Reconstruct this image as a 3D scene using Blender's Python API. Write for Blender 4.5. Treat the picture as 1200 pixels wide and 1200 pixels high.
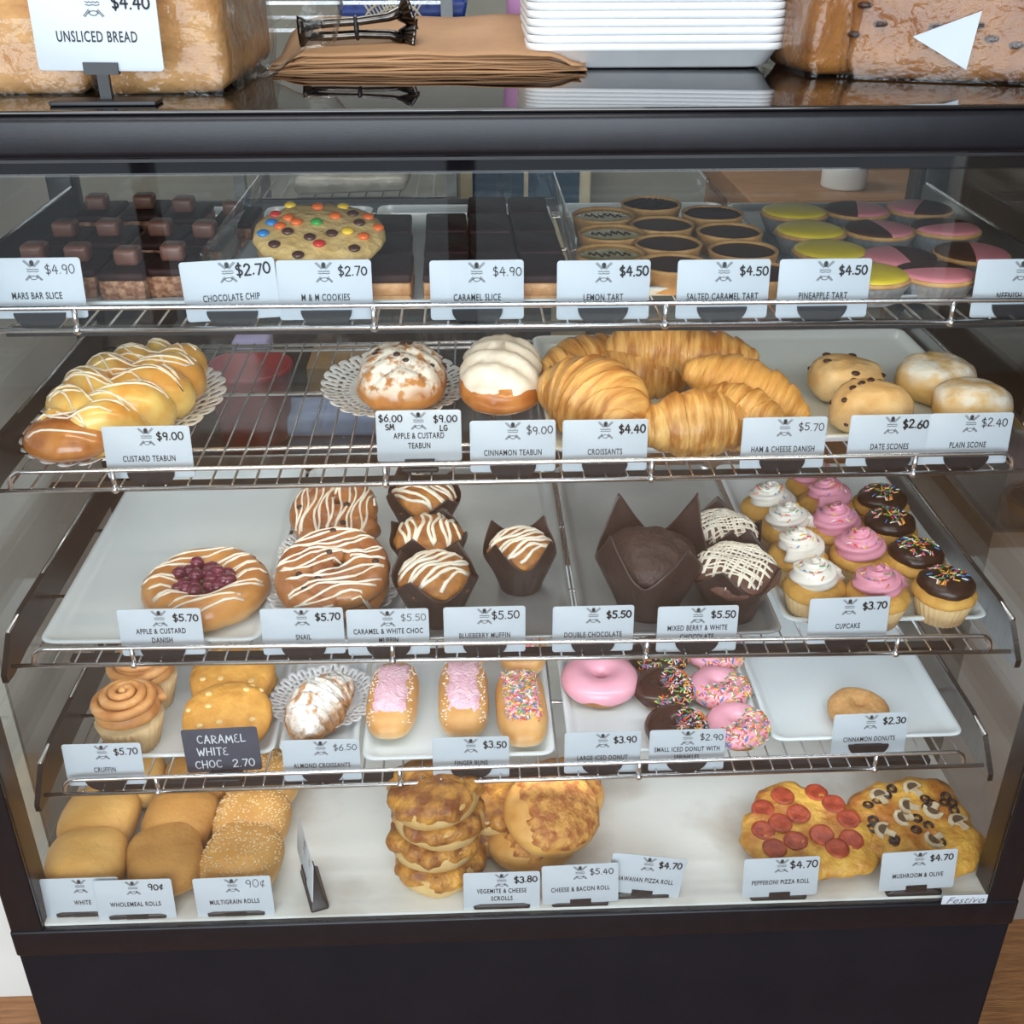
import bpy, math, random
import numpy as np
from mathutils import Vector, Matrix, noise
from mathutils.bvhtree import BVHTree

for o in list(bpy.data.objects):
    bpy.data.objects.remove(o)
scene = bpy.context.scene
COL = scene.collection
PI = math.pi
R = math.radians
rnd = random.Random(7)

# ------------------------------------------------------------------ camera
FOC = 1300.0
PITCH, YAW = R(28.71), R(2.27)
EYE = np.array([-.049, -.923, 1.5799])
FWD = np.array([math.sin(YAW) * math.cos(PITCH), math.cos(YAW) * math.cos(PITCH), -math.sin(PITCH)])
RGT = np.array([math.cos(YAW), -math.sin(YAW), 0])
UPV = np.cross(RGT, FWD)
cam_data = bpy.data.cameras.new('camera')
cam_data.sensor_width = 36
cam_data.lens = 36 * FOC / 1200
cam_data.clip_start = .02
cam = bpy.data.objects.new('camera', cam_data)
m = Matrix.Identity(4)
for i in range(3):
    m[i][0], m[i][1], m[i][2], m[i][3] = RGT[i], UPV[i], -FWD[i], EYE[i]
cam.matrix_world = m
COL.objects.link(cam)
scene.camera = cam

# ------------------------------------------------------------------ world, lights, exposure
w = bpy.data.worlds.new('sky')
scene.world = w
w.use_nodes = True
w.node_tree.nodes['Background'].inputs[0].default_value = (.80, .90, 1.0, 1)
w.node_tree.nodes['Background'].inputs[1].default_value = .55
scene.view_settings.view_transform = 'Standard'
scene.view_settings.look = 'None'
scene.view_settings.gamma = 1
scene.view_settings.exposure = -.06
scene.view_settings.use_curve_mapping = False
scene.cycles.use_denoising = True
scene.cycles.transparent_max_bounces = 24
scene.cycles.max_bounces = 8
scene.cycles.sample_clamp_indirect = 6


def area(name, loc, target, sx, sy, power, col=(1, 1, 1)):
    l = bpy.data.lights.new(name, 'AREA')
    l.shape = 'RECTANGLE'
    l.size, l.size_y = sx, sy
    l.energy = power
    l.color = col
    o = bpy.data.objects.new(name, l)
    o.location = loc
    d = Vector(target) - Vector(loc)
    o.rotation_euler = d.to_track_quat('-Z', 'Y').to_euler()
    COL.objects.link(o)
    return o


# daylight through the shopfront behind the camera, and the shop's ceiling panels
area('shop_window_daylight', (-.3, -2.85, 1.75), (0, .2, .75), 3.2, 1.7, 128, (.82, .92, 1))
area('ceiling_panel_light', (-.3, -.5, 2.66), (-.3, -.5, 0), 1.2, .6, 13, (1, .97, .93))
area('kitchen_panel_light', (-.3, 1.7, 2.66), (-.3, 1.7, 0), 1.2, .6, 17, (1, .98, .95))
# lamps of the cabinet itself: strips under the shelves
STRIP_W = {1: .75, 2: .40, 3: .80, 4: .60}


# ------------------------------------------------------------------ helpers: materials
def lin(c):
    if isinstance(c, str):
        c = [int(c[i:i + 2], 16) / 255 for i in (0, 2, 4)]
    return tuple(x / 12.92 if x <= .04045 else ((x + .055) / 1.055) ** 2.4 for x in c) + (1,)


def mat(name, c1, c2=None, scale=30, lo=.35, hi=.65, rough=.6, bump=0, bscale=80, spots=None, low=None,
        dust=None, metal=0, coat=0, stretch=None, spec=.5, sss=0, detail=4):
    """Procedural surface: noise between two colours, optional spots (colour, scale, threshold), a paler band
    low on the thing (colour, z0, z1), powder on top (colour, scale, lo, hi), and a noise bump."""
    m = bpy.data.materials.new(name)
    m.use_nodes = True
    nt = m.node_tree
    N, L = nt.nodes, nt.links
    b = N['Principled BSDF']
    b.inputs['Roughness'].default_value = rough
    b.inputs['Metallic'].default_value = metal
    b.inputs['Specular IOR Level'].default_value = spec
    if coat:
        b.inputs['Coat Weight'].default_value = coat
        b.inputs['Coat Roughness'].default_value = .12
    if sss:
        b.inputs['Subsurface Weight'].default_value = sss
        b.inputs['Subsurface Radius'].default_value = (.01, .006, .003)
        b.inputs['Subsurface Scale'].default_value = .5
    b.inputs['Base Color'].default_value = lin(c1)
    if not (c2 or spots or low or dust or bump):
        return m
    tc = N.new('ShaderNodeTexCoord')
    vec = tc.outputs['Object']
    if stretch:
        mp = N.new('ShaderNodeMapping')
        mp.inputs['Scale'].default_value = stretch
        L.new(vec, mp.inputs[0])
        vec = mp.outputs[0]

    def nz(sc, det=4):
        n = N.new('ShaderNodeTexNoise')
        n.inputs['Scale'].default_value = sc
        n.inputs['Detail'].default_value = det
        L.new(vec, n.inputs['Vector'])
        return n.outputs[0]

    def ramp(src, a, z):
        r = N.new('ShaderNodeMapRange')
        r.inputs[1].default_value, r.inputs[2].default_value = a, z
        L.new(src, r.inputs[0])
        return r.outputs[0]

    def mix(f, A, B):
        x = N.new('ShaderNodeMix')
        x.data_type = 'RGBA'
        L.new(f, x.inputs[0])
        for s, k in ((A, 6), (B, 7)):
            if isinstance(s, tuple):
                x.inputs[k].default_value = s
            else:
                L.new(s, x.inputs[k])
        return x.outputs[2]

    cur = lin(c1)
    if c2:
        cur = mix(ramp(nz(scale, detail), lo, hi), cur, lin(c2))
    if low:
        sp = N.new('ShaderNodeSeparateXYZ')
        L.new(tc.outputs['Object'], sp.inputs[0])
        ad = N.new('ShaderNodeMath')
        ad.operation = 'MULTIPLY_ADD'
        L.new(nz(45), ad.inputs[0])
        ad.inputs[1].default_value = (low[2] - low[1]) * .8
        L.new(sp.outputs[2], ad.inputs[2])
        cur = mix(ramp(ad.outputs[0], low[1] + (low[2] - low[1]) * .4, low[2] + (low[2] - low[1]) * .4), lin(low[0]), cur)
    if spots:
        v = N.new('ShaderNodeTexVoronoi')
        v.inputs['Scale'].default_value = spots[1]
        L.new(vec, v.inputs['Vector'])
        cur = mix(ramp(v.outputs['Distance'], spots[2], spots[2] * 1.35), lin(spots[0]), cur)
    if dust:
        g = N.new('ShaderNodeNewGeometry')
        sp = N.new('ShaderNodeSeparateXYZ')
        L.new(g.outputs['Normal'], sp.inputs[0])
        up = ramp(sp.outputs[2], .05, .75)
        mu = N.new('ShaderNodeMath')
        mu.operation = 'MULTIPLY'
        L.new(up, mu.inputs[0])
        L.new(ramp(nz(dust[1], 6), dust[2], dust[3]), mu.inputs[1])
        cur = mix(mu.outputs[0], cur, lin(dust[0]))
    if not isinstance(cur, tuple):
        L.new(cur, b.inputs['Base Color'])
    if bump:
        bp = N.new('ShaderNodeBump')
        bp.inputs['Strength'].default_value = 1
        bp.inputs['Distance'].default_value = bump * 1.9
        L.new(nz(bscale, 8), bp.inputs['Height'])
        L.new(bp.outputs[0], b.inputs['Normal'])
    return m


def clear(name, tint=(1, 1, 1, 1), ior=1.45, rough=.02, bump=0, bscale=40, boost=1.0):
    """Thin clear sheet: Fresnel reflection over a straight-through transparent base."""
    m = bpy.data.materials.new(name)
    m.use_nodes = True
    N, L = m.node_tree.nodes, m.node_tree.links
    N.remove(N['Principled BSDF'])
    out = N['Material Output']
    t = N.new('ShaderNodeBsdfTransparent')
    t.inputs[0].default_value = tint
    g = N.new('ShaderNodeBsdfGlossy')
    g.inputs['Roughness'].default_value = rough
    f = N.new('ShaderNodeFresnel')
    bf = N.new('ShaderNodeNewGeometry')
    mr = N.new('ShaderNodeMapRange')
    mr.inputs[3].default_value, mr.inputs[4].default_value = ior, 1 / ior
    L.new(bf.outputs['Backfacing'], mr.inputs[0])
    L.new(mr.outputs[0], f.inputs[0])
    x = N.new('ShaderNodeMixShader')
    if boost != 1:
        mu = N.new('ShaderNodeMath')
        mu.operation = 'MULTIPLY'
        mu.use_clamp = True
        mu.inputs[1].default_value = boost
        L.new(f.outputs[0], mu.inputs[0])
        L.new(mu.outputs[0], x.inputs[0])
    else:
        L.new(f.outputs[0], x.inputs[0])
    L.new(t.outputs[0], x.inputs[1])
    L.new(g.outputs[0], x.inputs[2])
    L.new(x.outputs[0], out.inputs[0])
    if bump:
        tc = N.new('ShaderNodeTexCoord')
        n = N.new('ShaderNodeTexNoise')
        n.inputs['Scale'].default_value = bscale
        n.inputs['Detail'].default_value = 5
        L.new(tc.outputs['Object'], n.inputs['Vector'])
        bp = N.new('ShaderNodeBump')
        bp.inputs['Distance'].default_value = bump
        L.new(n.outputs[0], bp.inputs['Height'])
        L.new(bp.outputs[0], g.inputs['Normal'])
        L.new(bp.outputs[0], f.inputs['Normal'])
    return m


def glow(name, col, strength):
    m = bpy.data.materials.new(name)
    m.use_nodes = True
    b = m.node_tree.nodes['Principled BSDF']
    b.inputs['Base Color'].default_value = lin(col)
    b.inputs['Emission Color'].default_value = lin(col)
    b.inputs['Emission Strength'].default_value = strength
    return m


# ------------------------------------------------------------------ helpers: meshes
class MB:
    """Collects pieces (vertices, faces, material) and links them as one mesh object."""

    def __init__(self):
        self.v, self.f, self.mi, self.sm, self.mats = [], [], [], [], []

    def add(self, vf, m, smooth=True, loc=(0, 0, 0), rot=None, scale=1):
        v, f = vf
        v = np.asarray(v, float) * scale
        if rot is not None:
            v = v @ np.array(rot).T
        v = v + np.array(loc)
        if m not in self.mats:
            self.mats.append(m)
        k = self.mats.index(m)
        o = len(self.v)
        self.v.extend(v.tolist())
        self.f.extend([[i + o for i in q] for q in f])
        self.mi.extend([k] * len(f))
        self.sm.extend([smooth] * len(f))
        return self

    def build(self, name, parent=None, loc=(0, 0, 0), rz=0):
        me = bpy.data.meshes.new(name)
        me.from_pydata(self.v, [], self.f)
        for x in self.mats:
            me.materials.append(x)
        me.polygons.foreach_set('material_index', self.mi)
        me.polygons.foreach_set('use_smooth', self.sm)
        me.update()
        o = bpy.data.objects.new(name, me)
        COL.objects.link(o)
        o.location = loc
        o.rotation_euler = (0, 0, rz)
        if parent is not None:
            o.parent = parent
        return o


def one(name, vf, m, parent=None, smooth=True, loc=(0, 0, 0), rz=0):
    return MB().add(vf, m, smooth).build(name, parent, loc, rz)


def tag(o, label=None, cat=None, group=None, kind=None):
    if label:
        o['label'] = label
    if cat:
        o['category'] = cat
    if group:
        o['group'] = group
    if kind:
        o['kind'] = kind
    return o


def thing(name, label, cat, loc=(0, 0, 0), rz=0, group=None, rx=0, ry=0, s=1):
    o = bpy.data.objects.new(name, None)
    o.empty_display_size = .02
    COL.objects.link(o)
    o.location = loc
    o.rotation_euler = (rx, ry, rz)
    o.scale = (s, s, s) if not isinstance(s, tuple) else s
    return tag(o, label, cat, group)


def dup(root, label, loc, rz=0, rx=0, ry=0, s=1, group=None):
    def rec(o, parent):
        c = o.copy()
        COL.objects.link(c)
        if parent is not None:
            c.parent = parent
        for k in list(o.children):
            rec(k, c)
        return c
    c = rec(root, None)
    c.location = loc
    c.rotation_euler = (rx, ry, rz)
    c.scale = (s, s, s) if not isinstance(s, tuple) else s
    c['label'] = label
    if group:
        c['group'] = group
    return c


def rotx(a):
    c, s = math.cos(a), math.sin(a)
    return np.array([[1, 0, 0], [0, c, -s], [0, s, c]])


def roty(a):
    c, s = math.cos(a), math.sin(a)
    return np.array([[c, 0, s], [0, 1, 0], [-s, 0, c]])


def rotz(a):
    c, s = math.cos(a), math.sin(a)
    return np.array([[c, -s, 0], [s, c, 0], [0, 0, 1]])


def box(x0, x1, y0, y1, z0, z1):
    v = [(x0, y0, z0), (x1, y0, z0), (x1, y1, z0), (x0, y1, z0), (x0, y0, z1), (x1, y0, z1), (x1, y1, z1), (x0, y1, z1)]
    f = [(0, 3, 2, 1), (4, 5, 6, 7), (0, 1, 5, 4), (1, 2, 6, 5), (2, 3, 7, 6), (3, 0, 4, 7)]
    return v, f


def loft(rings, cap0=True, cap1=True, closed=True):
    n = len(rings[0])
    v = [tuple(p) for r in rings for p in r]
    f = []
    for i in range(len(rings) - 1):
        for j in range(n if closed else n - 1):
            k = (j + 1) % n
            f.append((i * n + j, i * n + k, (i + 1) * n + k, (i + 1) * n + j))
    if cap0:
        f.append(tuple(range(n - 1, -1, -1)))
    if cap1:
        o = (len(rings) - 1) * n
        f.append(tuple(range(o, o + n)))
    return v, f


def rrect(hx, hy, z, r, n=5):
    r = max(min(r, hx, hy), 1e-5)
    p = []
    for cx, cy, a0 in ((hx - r, hy - r, 0), (-hx + r, hy - r, 90), (-hx + r, -hy + r, 180), (hx - r, -hy + r, 270)):
        for i in range(n + 1):
            a = R(a0 + 90 * i / n)
            p.append((cx + r * math.cos(a), cy + r * math.sin(a), z))
    return p


def rloft(secs, n=5, cap0=True, cap1=True):
    return loft([rrect(hx, hy, z, r, n) for hx, hy, z, r in secs], cap0, cap1)


def rbox(hx, hy, h, r, rc=None, seg=4, z0=0):
    """Box with rounded vertical corners rc and rounded top and bottom edges r."""
    rc = rc or r * 1.5
    s = []
    for i in range(seg + 1):
        a = PI / 2 * i / seg
        q = r * (1 - math.sin(a))
        s.append((hx - q, hy - q, z0 + r * (1 - math.cos(a)), max(rc - q, 1e-4)))
    for i in range(seg + 1):
        a = PI / 2 * i / seg
        q = r * (1 - math.cos(a))
        s.append((hx - q, hy - q, z0 + h - r + r * math.sin(a), max(rc - q, 1e-4)))
    return rloft(s)


def lathe(prof, n=32, fn=None, cap0=True, cap1=True):
    rings = []
    for r, z in prof:
        rings.append([((r if fn is None else fn(r, z, 2 * PI * j / n)) * math.cos(2 * PI * j / n),
                       (r if fn is None else fn(r, z, 2 * PI * j / n)) * math.sin(2 * PI * j / n), z) for j in range(n)])
    return loft(rings, cap0, cap1)


def normals(v, f):
    v = np.asarray(v, float)
    nn = np.zeros_like(v)
    for q in f:
        a = v[q[1]] - v[q[0]]
        b = v[q[-1]] - v[q[0]]
        c = np.cross(a, b)
        for i in q:
            nn[i] += c
    l = np.linalg.norm(nn, axis=1)
    l[l == 0] = 1
    return nn / l[:, None]


def rough(vf, amp, sc, seed=0, octv=3):
    v, f = vf
    v = np.asarray(v, float)
    n = normals(v, f)
    o = Vector((seed * 3.7, seed * 1.3, seed * 2.1))
    d = np.array([noise.fractal(Vector(p) * sc + o, 1.0, 2.0, octv) for p in v])
    return v + n * d[:, None] * amp, f


def dome(a, b, h, bot=.3, ex=2.2, ez=2.0, nu=40, nv=18):
    """Bun shape: superellipse in plan, rounded above, flatter below, standing on z = 0."""
    rings = []
    pw = lambda x, e: math.copysign(abs(x) ** (2 / e), x)
    hb = h * bot
    for i in range(1, nv):
        t = -PI / 2 + PI * i / nv
        c = pw(math.cos(t), ez)
        z = pw(math.sin(t), ez)
        z = hb + (z * (h - hb) if z > 0 else z * hb)
        rings.append([(a * c * pw(math.cos(2 * PI * j / nu), ex), b * c * pw(math.sin(2 * PI * j / nu), ex), z) for j in range(nu)])
    return loft(rings)


def tube(pts, r, n=6, closed=False):
    P = [Vector(p) for p in pts]
    m_ = len(P)
    rr = r if hasattr(r, '__len__') else [r] * m_
    rings = []
    nrm = None
    for i in range(m_):
        if closed:
            t = P[(i + 1) % m_] - P[i - 1]
        else:
            t = P[min(i + 1, m_ - 1)] - P[max(i - 1, 0)]
        if t.length < 1e-9:
            t = Vector((0, 0, 1))
        t.normalize()
        if nrm is None:
            nrm = t.cross(Vector((0, 0, 1)))
            if nrm.length < .1:
                nrm = t.cross(Vector((0, 1, 0)))
        nrm = (nrm - t * nrm.dot(t))
        if nrm.length < 1e-6:
            nrm = t.orthogonal()
        nrm.normalize()
        bn = t.cross(nrm)
        rings.append([tuple(P[i] + (nrm * math.cos(2 * PI * j / n) + bn * math.sin(2 * PI * j / n)) * rr[i]) for j in range(n)])
    if closed:
        v, f = loft(rings, False, False)
        o = (m_ - 1) * n
        f += [(o + j, o + (j + 1) % n, (j + 1) % n, j) for j in range(n)]
        return v, f
    return loft(rings)


def join(*vfs):
    V, F = [], []
    for v, f in vfs:
        o = len(V)
        V += [tuple(p) for p in v]
        F += [[i + o for i in q] for q in f]
    return V, F


def move(vf, d=(0, 0, 0), rot=None, s=1):
    v = np.asarray(vf[0], float) * s
    if rot is not None:
        v = v @ np.array(rot).T
    return v + np.array(d), vf[1]


def bvh(vf):
    return BVHTree.FromPolygons([tuple(p) for p in vf[0]], [tuple(q) for q in vf[1]])


def drape(tree, pts, lift=0.0):
    """Drop a plan polyline onto a surface; gives the runs of points that land."""
    runs, cur = [], []
    for x, y in pts:
        h = tree.ray_cast(Vector((x, y, 1)), Vector((0, 0, -1)))
        if h[0] is not None and abs(h[1].z) > .12:
            cur.append((x, y, h[0].z + lift))
        else:
            if len(cur) > 2:
                runs.append(cur)
            cur = []
    if len(cur) > 2:
        runs.append(cur)
    return runs


def drizzle(tree, a, b, n, r, ang=0, seed=0, wob=.15, lift=.0005, sides=5):
    """Zigzag of icing over a surface within the half sizes a, b."""
    rr = random.Random(seed)
    P = []
    for i in range(n + 1):
        y = -b + 2 * b * i / n
        x = a * (1 if i % 2 else -1) * (1 - .15 * rr.random())
        P.append((x, y + rr.uniform(-1, 1) * b / n * .5))
    fine = []
    for i in range(n):
        for k in range(14):
            t = k / 14
            s = t * t * (3 - 2 * t) * .4 + t * .6
            x = P[i][0] + (P[i + 1][0] - P[i][0]) * s
            y = P[i][1] + (P[i + 1][1] - P[i][1]) * t
            y += wob * b * .22 * math.sin(x / a * 5 + i)
            fine.append((x * math.cos(ang) - y * math.sin(ang), x * math.sin(ang) + y * math.cos(ang)))
    out = []
    for run in drape(tree, fine, lift):
        out.append(tube(run, [r * (.75 + .5 * noise.noise(Vector(p) * 90)) + r * .2 for p in run], sides))
    return join(*out) if out else ([], [])


def scatter(vf, n, seed, minz=.35, zmin=-1, keep=None):
    """Random surface points (point, normal) on upward faces."""
    v = np.asarray(vf[0], float)
    rr = random.Random(seed)
    T, W = [], []
    for q in vf[1]:
        for i in range(1, len(q) - 1):
            a, b, c = v[q[0]], v[q[i]], v[q[i + 1]]
            cr = np.cross(b - a, c - a)
            l = np.linalg.norm(cr)
            if l > 0 and cr[2] / l > minz and (a[2] + b[2] + c[2]) / 3 > zmin:
                if keep is None or keep((a + b + c) / 3):
                    T.append((a, b, c, cr / l))
                    W.append(l)
    out = []
    for a, b, c, nn in rr.choices(T, W, k=n) if T else []:
        s, t = rr.random(), rr.random()
        if s + t > 1:
            s, t = 1 - s, 1 - t
        out.append((a + (b - a) * s + (c - a) * t, nn))
    return out


def sprinkle(vf, n, seed, mats, L=.0055, r=.0008, minz=.35, zmin=-1, keep=None):
    mb = MB()
    rr = random.Random(seed)
    for p, nn in scatter(vf, n, seed, minz, zmin, keep):
        t = np.cross(nn, [rr.uniform(-1, 1), rr.uniform(-1, 1), rr.uniform(-1, 1)])
        l = np.linalg.norm(t)
        if l < 1e-6:
            continue
        t = t / l + nn * rr.uniform(-.25, .25)
        c = p + nn * r * 1.1
        h = L / 2 * rr.uniform(.7, 1.1)
        mb.add(tube([c - t * h, c + t * h], r, 5), rr.choice(mats))
    return mb


# ------------------------------------------------------------------ where things stand
#            front bar y, top-bar z, slope along x
SHELF = {1: (.1068, 1.2431, -.0042), 2: (.1250, 1.0648, .0021), 3: (.0801, .8659, -.011), 4: (.0747, .6933, .0059), 0: (.02, .5500, 0),
         5: (0, 1.4575, 0)}
DECK = .0185


def deck(k, x=0):
    return SHELF[k][1] - DECK + SHELF[k][2] * x


def ray(u, v):
    return FWD + RGT * (u - 600) / FOC - UPV * (v - 600) / FOC


def S(k, u, v, h=0):
    """The point at height h above deck k that the photograph shows at (u, v): used once, to survey the layout."""
    d = ray(u, v)
    z = deck(k) + h
    for _ in range(3):
        t = (z - EYE[2]) / d[2]
        p = EYE + t * d
        z = deck(k, p[0]) + h
    return p


def V(u, v, y):
    d = ray(u, v)
    return EYE + (y - EYE[1]) / d[1] * d


def mpp(p):
    """Metres per photograph pixel at a point."""
    return float((np.array(p) - EYE) @ FWD) / FOC


def put(k, u, v, mid, base=0.0):
    """Foot point of a thing whose middle, mid above its foot, shows at (u, v); base = thickness of what it stands on."""
    p = S(k, u, v, base + mid)
    return (float(p[0]), float(p[1]), float(deck(k, p[0]) + base))

# ------------------------------------------------------------------ materials
white_paint = mat('white_paint', 'E4E4E0', 'DAD9D4', 6, rough=.6)
grey_wall = mat('grey_wall', 'A5A59C', '9B9B93', 4, rough=.7)
dark_wall = mat('dark_brown_panel', '2B211D', '382B25', 9, rough=.45, stretch=(1, 1, 8))
taupe = mat('taupe_panel', '8E857E', '7F766F', 5, rough=.5)
wood_floor = mat('wood_floor', 'A8764B', '8A5C38', 12, rough=.38, stretch=(1.2, 14, 1), bump=.0006, bscale=40)
ceiling_m = mat('ceiling_paint', 'E8E6E0', rough=.8)
black_frame = mat('black_powder_coat', '0C0D14', '11121A', 60, rough=.32, spec=.4, bump=.00005, bscale=900)
black_base = mat('black_base_panel', '121118', '16141B', 12, rough=.6, spec=.2, bump=.00004, bscale=700)
black_gloss = mat('black_top_glass', '0B0B0E', '101014', 10, rough=.03, spec=.9)
black_plastic = mat('black_plastic', '15151A', '1C1C22', 50, rough=.42)
chrome = mat('chrome_wire', 'DCDDDF', 'D0D1D4', 40, rough=.24, metal=1)
steel = mat('brushed_steel', 'A9ABAD', '97999B', 30, rough=.3, metal=1, stretch=(1, 30, 1))
dark_steel = mat('dark_bracket_steel', '1E1E22', '141418', 30, rough=.35, metal=.2)
glass = clear('cabinet_glass', (.985, .995, .99, 1), 1.5, .004)
melamine = mat('white_melamine', 'E2EAEE', 'D9E2E7', 8, rough=.28)
grey_tray = mat('pale_steel_tray', 'B9BDBF', 'A9AEB1', 9, rough=.25, metal=.55)
card_m = mat('white_card', 'BDC5CE', 'B7C0C9', 15, rough=.42)
ink = mat('black_ink', '1A1A1E', rough=.6)
grey_ink = mat('grey_ink', '5C6064', rough=.6)
faint_ink = mat('faded_ink', '63666C', rough=.6)
liner = mat('stained_baking_paper', 'E0E0DC', 'B3A79A', 7, .50, .74, rough=.45, detail=6, bump=.0012, bscale=14)
paper_kraft = mat('brown_kraft_paper', 'B8906A', 'AA815C', 12, rough=.75, bump=.0006, bscale=50)
foam = mat('white_foam', 'EEF0F2', 'E6E9EC', 25, rough=.55)
wrap = clear('plastic_bag_film', (.97, .97, .96, 1), 1.45, .12, .010, 22, 1.1)

# ------------------------------------------------------------------ the shop
tag(one('floor', box(-2.4, 2.4, -3.1, 3.2, -.05, 0), wood_floor, smooth=False), kind='structure')
tag(one('ceiling', box(-2.4, 2.4, -3.1, 3.2, 2.7, 2.75), ceiling_m, smooth=False), kind='structure')
tag(one('wall_back', box(-2.4, 2.4, 2.9, 3.0, 0, 2.7), grey_wall, smooth=False), kind='structure')
tag(one('wall_left', box(-2.4, -2.3, -3.1, 3.2, 0, 2.7), white_paint, smooth=False), kind='structure')
tag(one('wall_right', box(2.3, 2.4, -3.1, 3.2, 0, 2.7), dark_wall, smooth=False), kind='structure')
mb = MB()
for b in ((-2.4, 2.4, 0, .22), (-2.4, 2.4, 2.55, 2.7), (-2.4, -2.1, .22, 2.55), (1.7, 2.4, .22, 2.55), (-.12, -.02, .22, 2.55), (-1.2, -1.14, .22, 2.55)):
    mb.add(box(b[0], b[1], -3.1, -3.0, b[2], b[3]), dark_wall if b[1] - b[0] < .2 else white_paint, False)
tag(mb.build('wall_front'), kind='structure')
# white partition to the left of the case, taupe one to its right with a dark cupboard above it
tag(one('wall_side', box(-1.7, -.70, .33, .95, 0, 1.34), white_paint, smooth=False), kind='structure')
tag(one('trim_1', box(-.725, -.695, .322, .33, .0, 1.34), grey_wall, smooth=False), kind='structure')
tag(one('wall_partition', box(.69, 1.8, .42, .95, .0, .775), taupe, smooth=False), kind='structure')
tag(one('trim_2', box(.685, 1.8, .412, .95, .775, .80), mat('tan_trim', '6E5A48', '5D4B3C', 20, rough=.5), smooth=False), kind='structure')
tag(one('wall_panel', box(.69, 1.8, .42, .95, .80, 1.43), dark_wall, smooth=False), kind='structure')

# ------------------------------------------------------------------ display case
case = thing('display_case', 'black framed glass bakery display case filled with pastries', 'display case', (0, 0, 0))
mb = MB()
mb.add(move(rbox(.60, .30, .487, .004, .006), (0, .302, 0)), black_base)
mb.build('base_panel', case)
mb = MB()
mb.add(move(rbox(.60, .02, .040, .003, .004), (0, .0182, .487)), black_frame)
mb.build('bottom_rail', case)
mb = MB()
mb.add(box(-.590, .590, .007, .60, .5275, .5315), liner, False)
mb.build('case_floor', case)
tf = MB()
tf.add(move(rbox(.70, .305, .033, .006, .01), (0, .3005, 1.4020)), black_frame)
tf.add(box(-.70, .70, .0065, .03, 1.3880, 1.4020), black_gloss, False)
tf.add(box(-.70, .70, -.0058, -.0035, 1.4000, 1.4025), dark_steel, False)
tf.build('top_frame', case)
one('top_glass', move(rbox(.70, .303, .0036, .0015, .01), (0, .302, 1.4350)), black_gloss, case)
for sx in (-1, 1):
    one('corner_post', move(rbox(.019, .020, .865, .002, .003), (sx * .580, .020, .525)), black_frame, case)
    one('rear_post', move(rbox(.017, .017, .865, .002, .003), (sx * .580, .588, .525)), black_frame, case)
    one('side_glass', box(sx * .592 - .003, sx * .592 + .003, .041, .570, .534, 1.388), glass, case, False)
one('front_glass', box(-.561, .561, .001, .006, .5275, 1.388), glass, case, False)
one('rear_rail', move(rbox(.56, .012, .03, .002, .003), (0, .588, 1.372)), black_frame, case)
one('rear_door', box(-.562, .01, .590, .595, .534, 1.372), glass, case, False)
one('rear_door', box(-.01, .562, .582, .587, .534, 1.372), glass, case, False)
one('light_housing', move(rbox(.52, .02, .018, .003, .004), (0, .045, 1.3840)), black_frame, case)


area('top_shelf_fill_lamp', (0, .045, 1.3825), (0, .25, 1.2), 1.0, .012, .55, (.97, .98, 1))  # fill lamp added under the top frame to brighten the dim top shelf


# lettering made of pen strokes: each glyph is polylines in a unit box (width, strokes)
def arc(cx, cy, rx, ry, a0, a1, n=10):
    return [(cx + rx * math.cos(R(a0 + (a1 - a0) * i / n)), cy + ry * math.sin(R(a0 + (a1 - a0) * i / n))) for i in range(n + 1)]


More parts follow.
